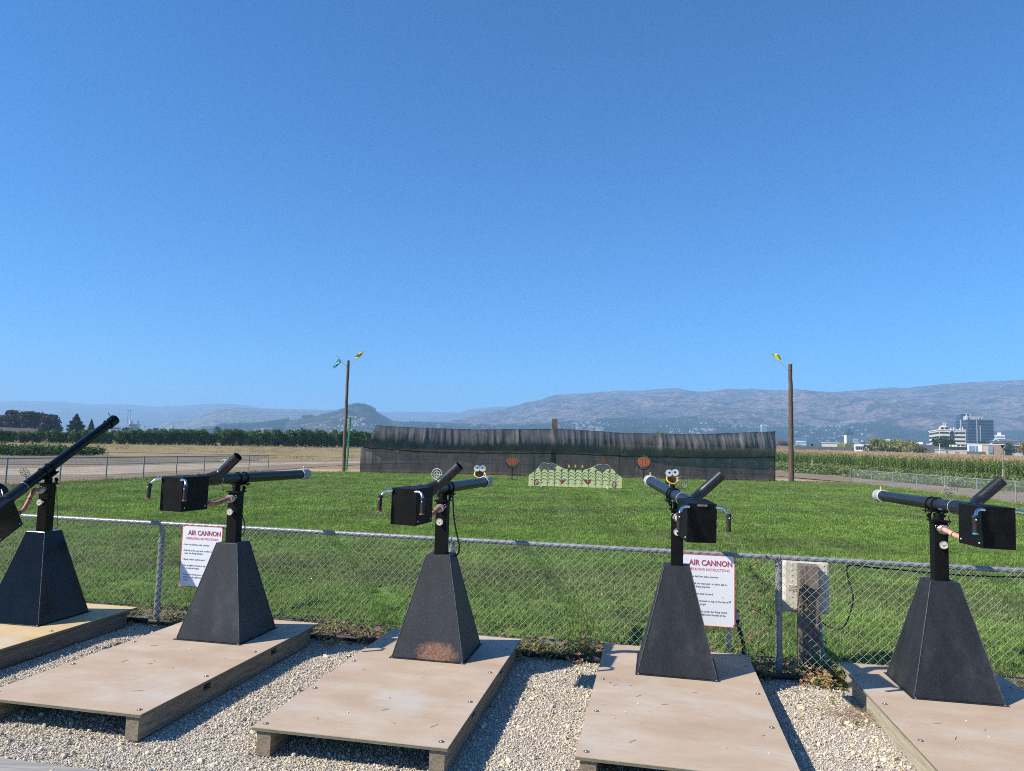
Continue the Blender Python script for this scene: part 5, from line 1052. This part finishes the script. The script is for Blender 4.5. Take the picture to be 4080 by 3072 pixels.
tree('conifer_tree', 'small thin dark conifer right of the dense conifer', 366, 1671, 36, 250, 'conifer', 6, 'cone', 1100, .32, group=gt)
ORD = 'first second third fourth fifth sixth seventh eighth ninth tenth eleventh twelfth thirteenth fourteenth fifteenth sixteenth seventeenth eighteenth'.split()
for k, (px, yt, w) in enumerate(sorted([(500, 1699, 34), (598, 1707, 34), (622, 1704, 40), (655, 1705, 44), (690, 1706, 40), (722, 1708, 40), (752, 1707, 44), (783, 1712, 34), (935, 1713, 36), (968, 1712, 40), (1000, 1714, 34), (1030, 1713, 30), (1100, 1724, 40), (1150, 1727, 44), (1215, 1727, 40), (560, 1714, 30), (455, 1713, 30), (420, 1712, 30)])):
    tree('distant_tree', f'dark round tree, {ORD[k]} from the left in the distant row behind the orchard', px, yt, w, 430+13*(k % 4), 'green', 20+k, n=520, s=.8, group='distant round trees behind the orchard', trunk=.1)
tree('spreading_tree', 'dark tree with layered branches rising above the distant row', 870, 1697, 44, 400, 'green', 50, n=700, group=gt)
tree('green_tree', 'large round dark green tree in front of the white banded building', 3764, 1731, 104, 330, 'green', 51, n=2400, group=gt)
tree('yellow_green_tree', 'yellow green tree with pale trunks left of the grey shed', 3500, 1744, 84, 255, 'yellow', 52, n=1500, bk=birch, group=gt)
tree('yellow_green_tree', 'wide yellow green tree just left of the grey gabled shed', 3572, 1742, 100, 258, 'yellow', 53, n=1600, bk=birch, group=gt)
tree('yellow_green_tree', 'sparse yellow green tree touching the grey gabled shed', 3626, 1749, 84, 252, 'yellow', 54, n=900, bk=birch, group=gt)
tree('yellow_green_bush', 'low yellow green bush under the sparse tree', 3665, 1772, 60, 246, 'olive', 55, n=700, group=gt)
tree('yellow_green_bush', 'low olive bush left of the tree with pale trunks', 3458, 1769, 44, 246, 'olive', 56, n=700, group=gt)
tree('yellow_green_tree', 'small yellow tree left of the white low building', 3368, 1760, 84, 300, 'yellow', 57, n=700, group=gt)
tree('green_tree', 'small green tree before the foot of the dark glass tower', 3905, 1746, 46, 380, 'green', 58, n=900, group=gt)
tree('green_tree', 'small green tree right of the brick building windows', 4018, 1757, 54, 290, 'green', 59, n=900, group=gt)
tree('golden_tree', 'golden leaved tree at the right edge of the picture', 4085, 1753, 64, 270, 'orange', 60, n=1200, group=gt)
tree('rust_red_tree', 'rust red leaved tree behind the grey wall left of the right pole', 3112, 1752, 76, 420, 'red', 61, n=1200, group=gt)
tree('yellow_green_bush', 'small yellow bush behind the grey wall right of the pole', 3174, 1764, 36, 400, 'yellow', 62, n=500, group=gt)
tree('olive_tree', 'olive tree showing its top above the shade net', 2632, 1714, 88, 190, 'olive', 63, n=1500, group=gt)
tree('green_tree', 'small green tree between the low buildings and the striped tower', 3440, 1756, 30, 380, 'green', 64, n=500, group=gt)
for k, (px, yt, w) in enumerate([(2420, 1758, 60), (2700, 1760, 60), (2860, 1752, 60), (2940, 1748, 60), (3010, 1752, 56)]): tree('dark_tree', f'dark tree seen through the shade net, {ORD[k]} of five from the left', px, yt, w, 230, 'green', 70+k, n=700, group='dark trees behind the shade net')

# orchard: the front row tree by tree, the rows behind as one mass
og = leafmat('orchard_leaves', (.045, .095, .022), (.12, .20, .045), rand=.3, trans=.3, scale=.7, c3=(.21, .27, .08))
om = []
for s in range(4):
    r = random.Random(80+s); tr = MB(); tr.tube([(0, 0, -.3), (.05, 0, 1.2), (0, 0, 3.4)], [.07, .06, .02], 6); c_ = MB(); crown_cards(c_, (0, 0, 1.95), 1.65, 1.0, 1.95, 640, .2, r); crown_cards(c_, (.1, 0, 3.1), 1.1, .7, .95, 200, .2, r)
    for k in range(4): a = r.uniform(0, 6.3); c_.add([(math.cos(a)*.3, math.sin(a)*.3, 3.4), (math.cos(a)*.35+.06, math.sin(a)*.3, 3.4), (math.cos(a)*.4, math.sin(a)*.4, 4.5)], [(0, 1, 2)])
    om.append((tr.mesh('trunk', bark), c_.mesh('crown', og)))
line = [Vector((-104, 84)), Vector((-77.7, 109.5)), Vector((-59.5, 127.8)), Vector((-33.9, 153.3)), Vector((8, 168)), Vector((60, 172))]
k = 0; rr = random.Random(5)
def osc(x): return float(np.interp(x, [-104, -77, -59, -34, 10], [.46, .50, .68, .92, .95]))
for a, b_ in zip(line[:-1], line[1:]):
    sa, sb_ = osc(a.x), osc(b_.x); n = int((b_-a).length/(1.02*(sa+sb_)/2))
    for i in range(n):
        p = a+(b_-a)*(i/n); t = thing('apple_tree', 'small green orchard tree in the front row of the orchard', 'fruit tree', (p.x+rr.gauss(0, .15), p.y+rr.gauss(0, .25), terr(p.y)), rr.uniform(0, 6.3), 'front row orchard trees'); sc = rr.uniform(.84, 1.08)*osc(p.x); t.scale = (sc, sc, sc*rr.uniform(.92, 1.08)); part('trunk', om[k % 4][0], t); part('crown', om[k % 4][1], t); k += 1
P_ = []; P2_ = []
for row in range(1, 4):
    for a, b_ in zip(line[:-1], line[1:]):
        n = int((b_-a).length/1.9)
        for i in range(n):
            p = a+(b_-a)*(i/n)+Vector((-.3, 1))*3.0*row
            (P_ if a.x > -50 else P2_).append((p.x+rr.gauss(0, .2), p.y+rr.gauss(0, .3), terr(p.y)))
scatter('orchard_rows', P_, [m_[1] for m_ in om], .74, .86, .03, 'green orchard rows behind the front row')
scatter('orchard_rows', P2_, [m_[1] for m_ in om], .42, .50, .03, 'green orchard rows at the left behind the front row')
# conifers dotted over the lower hills
mb = MB(); mb.cyl((0, 0, -.1), (0, 0, 1), .24, 5, .01); hc = mb.mesh('hill_conifer', mat('hill_conifer_green', (.014, .028, .020), rough=1, spec=0, randomize=.3))
def hill_trees(name, A, n, seed, label, thr, tmin=.03, sc=(4.5, 9.5)):
    r = np.random.default_rng(seed); nx, nv, _ = A.shape; F = A[:, :nv-4].reshape(-1, 4); i = r.integers(0, len(F), n*3); p = F[i, :3]+np.c_[r.normal(0, 6, n*3), r.normal(0, 6, n*3), np.zeros(n*3)]
    k = (fbm(p[:, 0]/p[:, 1]*30, p[:, 2]*.02, seed, 4) > thr) & (F[i, 3] > tmin); scatter(name, p[k][:n], [hc], sc[0], sc[1], .03, label)
hill_trees('knoll_conifers', AK, 6000, 1, 'dark conifers dotted over the rocky knoll', .50)
hill_trees('hillside_conifers', AL, 16000, 2, 'dark conifers scattered between the houses on the lower hills', .43)

# ================================================================ BUILDINGS
def bm_(px, py, d, ang):
    P = D(px, py, d); r = ray(px, py); back = Vector((r.x, r.y, 0)).normalized(); er = Vector((back.y, -back.x, 0)); a = R(ang)
    dx = er*math.cos(a)+back*math.sin(a); dy = -er*math.sin(a)+back*math.cos(a); return P, dx, dy
def span(P, dv, px, py):
    r = ray(px, py); k = r.x/r.y; return (k*P.y-P.x)/(dv.x-k*dv.y)
class Bld:
    """building with its near corner at px, facade along local x, left side along local y, real height from the photo line"""
    def __init__(s, name, label, px, pr, ytop, d, ang=0, pl=None, dep=12, cat='building', group=None, z0=None):
        P, dx, dy = bm_(px, ytop, d, ang); s.W = span(P, dx, pr, ytop); s.Dp = dep if pl is None else abs(span(P, dy, pl, ytop)); s.z0 = terr(d)-.5 if z0 is None else z0; s.H = P.z-s.z0; s.d = d
        s.t = thing(name, label, cat, (P.x, P.y, s.z0), 0, group); s.t.matrix_world = Matrix(((dx.x, dy.x, 0, P.x), (dx.y, dy.y, 0, P.y), (0, 0, 1, s.z0), (0, 0, 0, 1)))
        s.mpp = d/2850
    def box(s, name, x0, x1, y0, y1, z0, z1, m, parent=None): mb = MB(); mb.box(x0, x1, y0, y1, z0, z1); return mb.build(name, m, parent or s.t)
    def body(s, m, name='wall'): s.b = s.box(name, 0, s.W, 0, s.Dp, 0, s.H, m); return s.b
    def bands(s, n, ztop, step, h, m, x0=None, x1=None, side=True, name='window_band'):
        for k in range(n):
            z = ztop-step*k; s.box(name, .25 if x0 is None else x0, s.W-.25 if x1 is None else x1, -.08, .05, z-h, z, m)
            if side: s.box(name, -.08, .05, .3, s.Dp-.3, z-h, z, m)
glassd = mat('dark_blue_glass', (.012, .022, .035), (.025, .04, .06), .3, .2, spec=.6); spand = mat('blue_grey_spandrel', (.035, .07, .12), (.055, .095, .15), .3, .5)
palep = mat('pale_metal_panel', (.28, .32, .37), rough=.5); whitew = mat('white_building_wall', (.60, .60, .57), (.68, .68, .65), .3, .8); cream = mat('cream_stone_wall', (.46, .44, .38), (.54, .52, .46), .3, .8); darkw = mat('dark_opening', (.03, .033, .036), rough=.3)  # last: plain dark colour shared by windows and the recess panel
glassl = mat('light_blue_glass', (.10, .22, .32), (.16, .30, .40), .3, .25); greyw2 = mat('grey_metal_siding', (.15, .155, .16), (.19, .19, .20), .3, .7); dgrey = mat('dark_grey_siding', (.075, .078, .085), (.10, .10, .11), .3, .7); salmon = mat('salmon_stucco', (.46, .33, .25), (.52, .39, .31), .3, .85); brick = mat('brown_brick_wall', (.25, .16, .12), (.31, .21, .17), .4, .9); lgrey = mat('light_grey_wall', (.33, .34, .35), (.40, .41, .42), .3, .8); roofd = mat('dark_grey_roof', (.10, .105, .11), (.14, .14, .15), .3, .85); taupe = mat('taupe_roof', (.085, .075, .065), (.115, .10, .09), .2, 1, spec=.05, stretch=(8, 1, 1))
# dark glass tower
B = Bld('office_tower', 'tall dark glass office tower with grey bands right of the white banded building', 3855, 3958, 1671, 600, 24, 3808)
B.body(spand); fl_ = B.H/14.2; B.bands(13, B.H-fl_*.35, fl_, fl_*.56, glassd)
B.box('vertical_panel', B.W*.33, B.W*.37, -.3, 0, 0, B.H+.3, palep); B.box('vertical_panel', B.W*.46, B.W*.50, -.3, 0, 0, B.H*.86, palep); B.box('vertical_panel', -.3, 0, B.Dp*.52, B.Dp*.62, B.H*.22, B.H+.3, palep)
c_ = B.box('core_block', .4, B.W*.35, B.Dp*.6, B.Dp*1.0, B.H, B.H+5.0, spand); B.box('core_cap', .2, B.W*.36, B.Dp*.58, B.Dp*1.02, B.H+5.0, B.H+5.6, palep, c_)
p_ = B.box('penthouse', B.W*.08, B.W*.74, B.Dp*.25, B.Dp*.55, B.H, B.H+3.0, lgrey)
B.box('roof_unit', B.W*.02, B.W*.10, B.Dp*.2, B.Dp*.24, B.H, B.H+3.4, whitew, p_)
for k in range(4): B.box('roof_unit', B.W*(.34+.1*k), B.W*(.36+.1*k), B.Dp*.2, B.Dp*.24, B.H, B.H+1.6+(k % 3)*.5, lgrey, p_)
for k in (.2, .34): B.box('antenna', B.W*k, B.W*k+.25, B.Dp*.5, B.Dp*.51, B.H+3, B.H+5.6, whitew, p_)
# white banded building
B = Bld('banded_building', 'white building with dark window bands and a small roof lantern left of the glass tower', 3742, 3847, 1714, 440, 10, 3701)
B.body(cream); fl_ = B.H/7.6; B.bands(7, B.H-fl_*.42, fl_, fl_*.42, darkw)
for x0, x1, z1 in ((B.W*.41, B.W*.56, B.H*.99),): B.box('recess_shade_panel', x0, x1, -.3, .1, 0, z1, darkw)  # flat dark panel on the wall, its colour standing in for a shaded recess
mb = MB(); mb.prism([(B.W*.37, B.H*.93), (B.W*.485, B.H*1.035), (B.W*.60, B.H*.93), (B.W*.60, B.H*.90), (B.W*.485, B.H*1.0), (B.W*.37, B.H*.90)], -.8, .3); mb.build('gable_trim', lgrey, B.t, fix=True)
B.box('parapet', -.3, B.W+.3, -.3, B.Dp+.3, B.H, B.H+.5, whitew); xl = B.W*.22
mb = MB(); mb.cyl((xl, 3.5, B.H+.5), (xl, 3.5, B.H+1.8), 2.6, 8); mb.cyl((xl, 3.5, B.H+1.8), (xl, 3.5, B.H+3.0), 2.9, 8, 1.2); lan = mb.build('roof_lantern', cream, B.t)
for sx in (-1, 1): mb = MB(); mb.prism([(xl+sx*1.2-.9, B.H+.5), (xl+sx*1.2-.9, B.H+1.5), (xl+sx*1.2, B.H+2.2), (xl+sx*1.2+.9, B.H+1.5), (xl+sx*1.2+.9, B.H+.5)], .8, .95); mb.build('lantern_window', darkw, lan, fix=True)
for sx in (-.4, .1, .9): B.box('antenna', xl+sx, xl+sx+.22, 3.4, 3.6, B.H+2.8, B.H+5.0, whitew, lan)
for k in range(9): B.box('roof_unit', B.W*(.02+.11*k), B.W*(.04+.11*k), 1, 1.8, B.H+.5, B.H+1.0+(k % 3)*.5, whitew)
B = Bld('apartment_block', 'far small white and glass block right of the dark glass tower', 3970, 4004, 1733, 900, 8, 3962); B.body(whitew); B.bands(6, B.H-1.5, 4.5, 2.0, glassl); B.box('roof_box', 2, B.W*.6, 2, 8, B.H, B.H+3.2, whitew)
B = Bld('pavilion', 'low white hall with a dark pitched roof right of the glass tower', 3951, 4063, 1756, 385, 4, dep=14); B.body(whitew); B.bands(1, B.H-1.2, 3, 1.6, darkw, side=False)
mb = MB(); h_ = 10*B.mpp; mb.add([(-1, -1, B.H), (B.W+1, -1, B.H), (B.W+1, 15, B.H), (-1, 15, B.H), (2.5, 6, B.H+h_), (B.W-4, 6, B.H+h_)], [(0, 1, 5, 4), (2, 3, 4, 5), (1, 2, 5), (3, 0, 4), (3, 2, 1, 0)]); mb.build('roof', roofd, B.t)
mb = MB(); mb.prism([(.3, B.H-.2), (1.6, B.H+h_*.9), (3.4, B.H-.2), (3.0, B.H-.2), (1.6, B.H+h_*.62), (.7, B.H-.2)], -1.6, -1.1); mb.build('gable_trim', whitew, B.t, fix=True)
# salmon and brick low building
B = Bld('low_office', 'low salmon and brick office with tall blue windows right of the warehouse', 3853, 4000, 1770, 300, 0, dep=14); W_ = B.W; B.body(salmon)
B.box('white_section', 0, W_*.42, -.25, 0, 0, B.H+.2, whitew); B.box('brick_section', W_*.72, W_*.99, -.2, 0, 0, B.H-.1, brick); B.box('parapet', -.2, W_+.2, -.35, 14, B.H, B.H+.3, whitew)
for x0, x1 in ((.055, .20), (.225, .285), (.575, .705)):
    wz = B.H-.5; wf = B.box('window', W_*x0, W_*x1, -.42, -.2, wz-3.1, wz, palep); n = max(1, round((x1-x0)/.045))
    for i in range(n):
        for j in range(3): B.box('pane', W_*(x0+(x1-x0)*(i+.08)/n), W_*(x0+(x1-x0)*(i+.92)/n), -.46, -.425, wz-3.05+1.02*j, wz-2.15+1.02*j, glassl, wf)
B = Bld('glass_front_office', 'low office with a long dark gridded window wall at the right edge', 4003, 4075, 1771, 300, 0, dep=12); B.body(lgrey); wf = B.box('window_frame', .3, B.W*.86, -.3, 0, B.H-3.0, B.H-.25, palep)
for i in range(8):
    for j in range(2): B.box('pane', .4+B.W*.835/8*i, .4+B.W*.835/8*(i+.88), -.34, -.305, B.H-2.9+1.3*j, B.H-1.75+1.3*j, darkw, wf)
# gabled grey warehouse with low wings, vents
B = Bld('warehouse', 'dark grey warehouse with a sloping gable behind the corn', 3640, 3765, 1784, 262, 0, dep=20); B.body(dgrey); mb = MB(); mb.prism([(0, B.H), (B.W, B.H), (B.W*.56, B.H+1.25), (B.W*.1, B.H+1.35), (0, B.H+1.3)], -.01, 20); mb.build('gable', dgrey, B.t, fix=True)
B = Bld('low_wing', 'low light grey building strip in front of the dark warehouse', 3724, 3852, 1793, 255, 0, dep=6); B.body(lgrey); B.box('door', B.W*.64, B.W*.76, -.1, 0, 0, B.H-.4, brick); B.box('roof_edge', -.1, B.W+.1, -.2, 6, B.H, B.H+.15, whitew)
B = Bld('flat_roofed_shed', 'flat black roofed shed with white rooftop units before the banded building', 3755, 3853, 1779, 290, 0, dep=14); B.body(mat('black_siding', (.02, .02, .022), rough=.7))
for k, (a, b_) in enumerate(((.38, .5), (.52, .6), (.28, .33), (.72, .75))): B.box('roof_unit', B.W*a, B.W*b_, 1, 3, B.H-1.6 if k < 2 else B.H, B.H+.8, whitew)
B = Bld('small_shed', 'dark shed end between the salmon office and the corn', 3853, 3928, 1798, 262, 0, dep=6); B.body(dgrey)
# long grey wall and buildings by the pole
B = Bld('grey_wall', 'long dark grey wall behind the corn right of the pole', 3168, 3402, 1777, 240, 0, dep=.5, cat='wall'); B.body(dgrey, 'panel')
for k in range(9): B.box('joint_rib', B.W*(k+.5)/9, B.W*(k+.5)/9+.12, -.08, 0, 0, B.H+.05, greyw2)
B = Bld('grey_wall', 'lighter grey wall section left of the pole beside the net', 3075, 3166, 1775, 241, 0, dep=.5, cat='wall'); B.body(greyw2, 'panel')
B = Bld('white_low_building', 'low white building with dark windows behind the corn', 3403, 3462, 1770, 255, 0, dep=10); B.body(whitew); B.box('window', B.W*.1, B.W*.75, -.1, 0, B.H-1.9, B.H-.7, darkw)
for k in range(5): B.box('mullion', B.W*(.18+.13*k), B.W*(.19+.13*k), -.14, -.1, B.H-1.9, B.H-.7, whitew)
B.box('canopy', B.W*.1, B.W, -1.2, 0, B.H-2.6, B.H-2.2, whitew)
B = Bld('beige_building', 'flat beige building behind the long grey wall', 3274, 3345, 1765, 335, 0, dep=10); B.body(cream); B.box('roof_edge', -.2, B.W+.2, -.3, 10, B.H, B.H+.25, whitew)
B = Bld('tan_block', 'small tan block behind the yellow green trees', 3520, 3545, 1751, 360, 0, dep=8); B.body(salmon); B.box('cornice', -.3, B.W+.3, -.3, 8, B.H-.5, B.H+.2, cream)
B = Bld('white_roofed_building', 'long low building with white rooftop units behind the yellow green trees', 3545, 3715, 1768, 330, 0, dep=12); B.body(lgrey); B.box('window', B.W*.88, B.W*.98, -.1, 0, B.H-1.7, B.H-.4, darkw)
for a, b_, h_ in ((.38, .62, .8), (.62, .78, 1.0), (.1, .2, .5), (.86, .97, .3)): B.box('roof_unit', B.W*a, B.W*b_, 1, 4, B.H, B.H+h_, whitew)
B = Bld('glass_high_rise', 'pale blue glass high rise standing behind the right end of the net', 3036, 3060, 1695, 1300, 20, 3030); B.body(palep)
B.bands(22, B.H-3, 3.6, 2.3, glassl); B.box('roof_slab', -.5, B.W+.5, -.5, B.Dp, B.H, B.H+1.2, whitew); B.box('vertical_panel', B.W*.86, B.W*1.0, -.4, 0, 0, B.H, dgrey)
B = Bld('striped_high_rise', 'white striped high rise with a dark crown beyond the grey wall', 3372, 3399, 1722, 1100, 20, 3363); B.body(whitew)
for k in range(6): B.box('window_strip', B.W*(.06+.155*k), B.W*(.13+.155*k), -.3, 0, 0, B.H-4, glassd)
B.box('dark_crown', -.3, B.W+.3, -.5, B.Dp+.3, B.H-4, B.H+1, glassd); B.box('roof_tower', B.W*.3, B.W*.75, 1, B.Dp*.8, B.H+1, B.H+5, glassd)
B = Bld('glass_low_rise', 'small blue and white low rise between the pole and the beige building', 3175, 3212, 1756, 900, 6, 3170); B.body(whitew); B.bands(4, B.H-1.2, 3.4, 2.3, glassl)
B = Bld('glass_low_rise', 'small pale glass block right of the striped high rise', 3401, 3420, 1748, 1000, 6, 3398); B.body(palep); B.bands(5, B.H-1.5, 4, 2.5, glassl)
for px, lab in ((2504, 'white shed glimpsed through the net above the corn board'), (2790, 'white shed glimpsed through the net near the right pumpkin target')):
    B = Bld('white_shed', lab, px, px+34, 1769, 180, 0, dep=4, group='white sheds behind the net'); B.body(whitew); B.box('roof', -.2, B.W+.2, -.3, 4.2, B.H, B.H+.25, lgrey)
# left: long roof, distant buildings, masts
B = Bld('long_barn', 'long low barn with a grey brown roof at the far left behind the orchard', -140, 262, 1716, 235, 0, dep=16); B.body(dgrey)
mb = MB(); hh = 19*B.mpp; mb.add([(-1, -.8, B.H), (B.W+.4, -.8, B.H), (B.W+.4, 17, B.H), (-1, 17, B.H), (-1, 8, B.H+hh), (B.W-2.2, 8, B.H+hh)], [(0, 1, 5, 4), (2, 3, 4, 5), (3, 2, 1, 0)]); mb.build('roof', taupe, B.t)
mb = MB(); mb.add([(B.W+.4, -.8, B.H), (B.W+.4, 17, B.H), (B.W-2.2, 8, B.H+hh)], [(0, 1, 2)]); mb.build('gable_end', mat('dark_gable', (.03, .028, .025), rough=.9), B.t)
B = Bld('dark_roofed_house', 'dark roofed building peeping over the barn roof at the left edge', -60, 50, 1690, 262, 0, dep=10); B.body(dgrey); B.box('roof', -.5, B.W+.5, -1, 11, B.H, B.H+.7, roofd)
B = Bld('white_apartment_block', 'distant stepped white apartment block right of the raised barrel', 443, 482, 1700, 900, 0, dep=14); B.body(whitew); B.bands(4, B.H-1.2, 3.6, 1.8, darkw, side=False); B.box('upper_storey', B.W*.2, B.W*.8, 2, 12, B.H, B.H+3, whitew)
B = Bld('concrete_block', 'distant beige concrete tower under construction beside two masts', 513, 549, 1688, 1100, 14, 507); B.body(mat('raw_concrete', (.33, .29, .25), (.40, .36, .31), .2, .9)); B.bands(6, B.H-1.6, 3.9, 2.0, darkw); B.box('lift_core', B.W*.2, B.W*.5, 3, 9, B.H, B.H+5, cream)
B = Bld('white_tank_building', 'distant white roofed block on a dark base behind the orchard', 1052, 1078, 1705, 700, 0, dep=8); B.body(dgrey); B.box('white_roof', -1, B.W+1, -1, 9, B.H-1.4, B.H+.8, whitew)
for px, yt, yb, r_, lab in ((511, 1632, 1718, .28, 'tall thin mast rising beside the concrete tower'), (521, 1634, 1718, .18, 'fainter thin mast just right of the tall mast'), (552, 1678, 1718, .7, 'distant crane like floodlight pole'), (558, 1690, 1718, .6, 'short dark chimney right of the floodlight pole'), (578, 1697, 1722, .5, 'short dark utility pole behind the orchard'), (692, 1696, 1722, .6, 'wooden utility pole above the distant tree row')):
    P = D(px, yt, 800); t = thing('mast', lab, 'mast', (P.x, 800, 1.5)); h_ = P.z-1.5; mb = MB(); mb.tube([(0, 0, 0), (0, 0, h_)], r_, 6); mb.build('shaft', steel, t)
    mb = MB(); mb.box(-1.6 if px == 552 else -.6, 1.8 if px == 552 else .6, -.4, .4, h_-1.2, h_); mb.build('head', steel, t)
P = D(3744, 1768, 252); t = thing('light_pole', 'white light pole standing before the dark warehouse gable', 'lamp post', (P.x, P.y, terr(252))); mb = MB(); mb.cyl((0, 0, 0), (0, 0, P.z-terr(252)), .13, 8); mb.build('shaft', whitew, t); mb = MB(); mb.box(-.3, .3, -.2, .2, P.z-terr(252), P.z-terr(252)+.15); mb.build('lamp_head', lgrey, t)
# sprinkler posts in the corn
for (px, yt, ym, yb, d, lab) in ((3236, 1779, 1835, 1852, 96, 'thin sprinkler post at the corn edge beside the right pole'), (3994, 1786, 1871, 1905, 69, 'sprinkler post on a wooden stake at the corn edge on the right')):
    a = D(px, yt, d); g = terr(d); t = thing('sprinkler_post', lab, 'sprinkler', (a.x, d, g)); zm = D(px, ym, d).z-g; zt = a.z-g
    mb = MB(); mb.cyl((0, 0, zm), (0, 0, zt), .032, 8); mb.build('riser', galv, t); mb = MB(); mb.box(-.09, .09, -.05, .05, 0, zm+.05); mb.build('stake', mat('pale_stake_wood', (.34, .24, .16), (.44, .33, .23), 3, .85), t)
    mb = MB(); mb.cyl((0, 0, zt), (0, 0, zt+.28), .06, 8, .10); mb.box(-.14, .16, -.04, .04, zt+.22, zt+.32); mb.build('sprinkler_head', black, t)
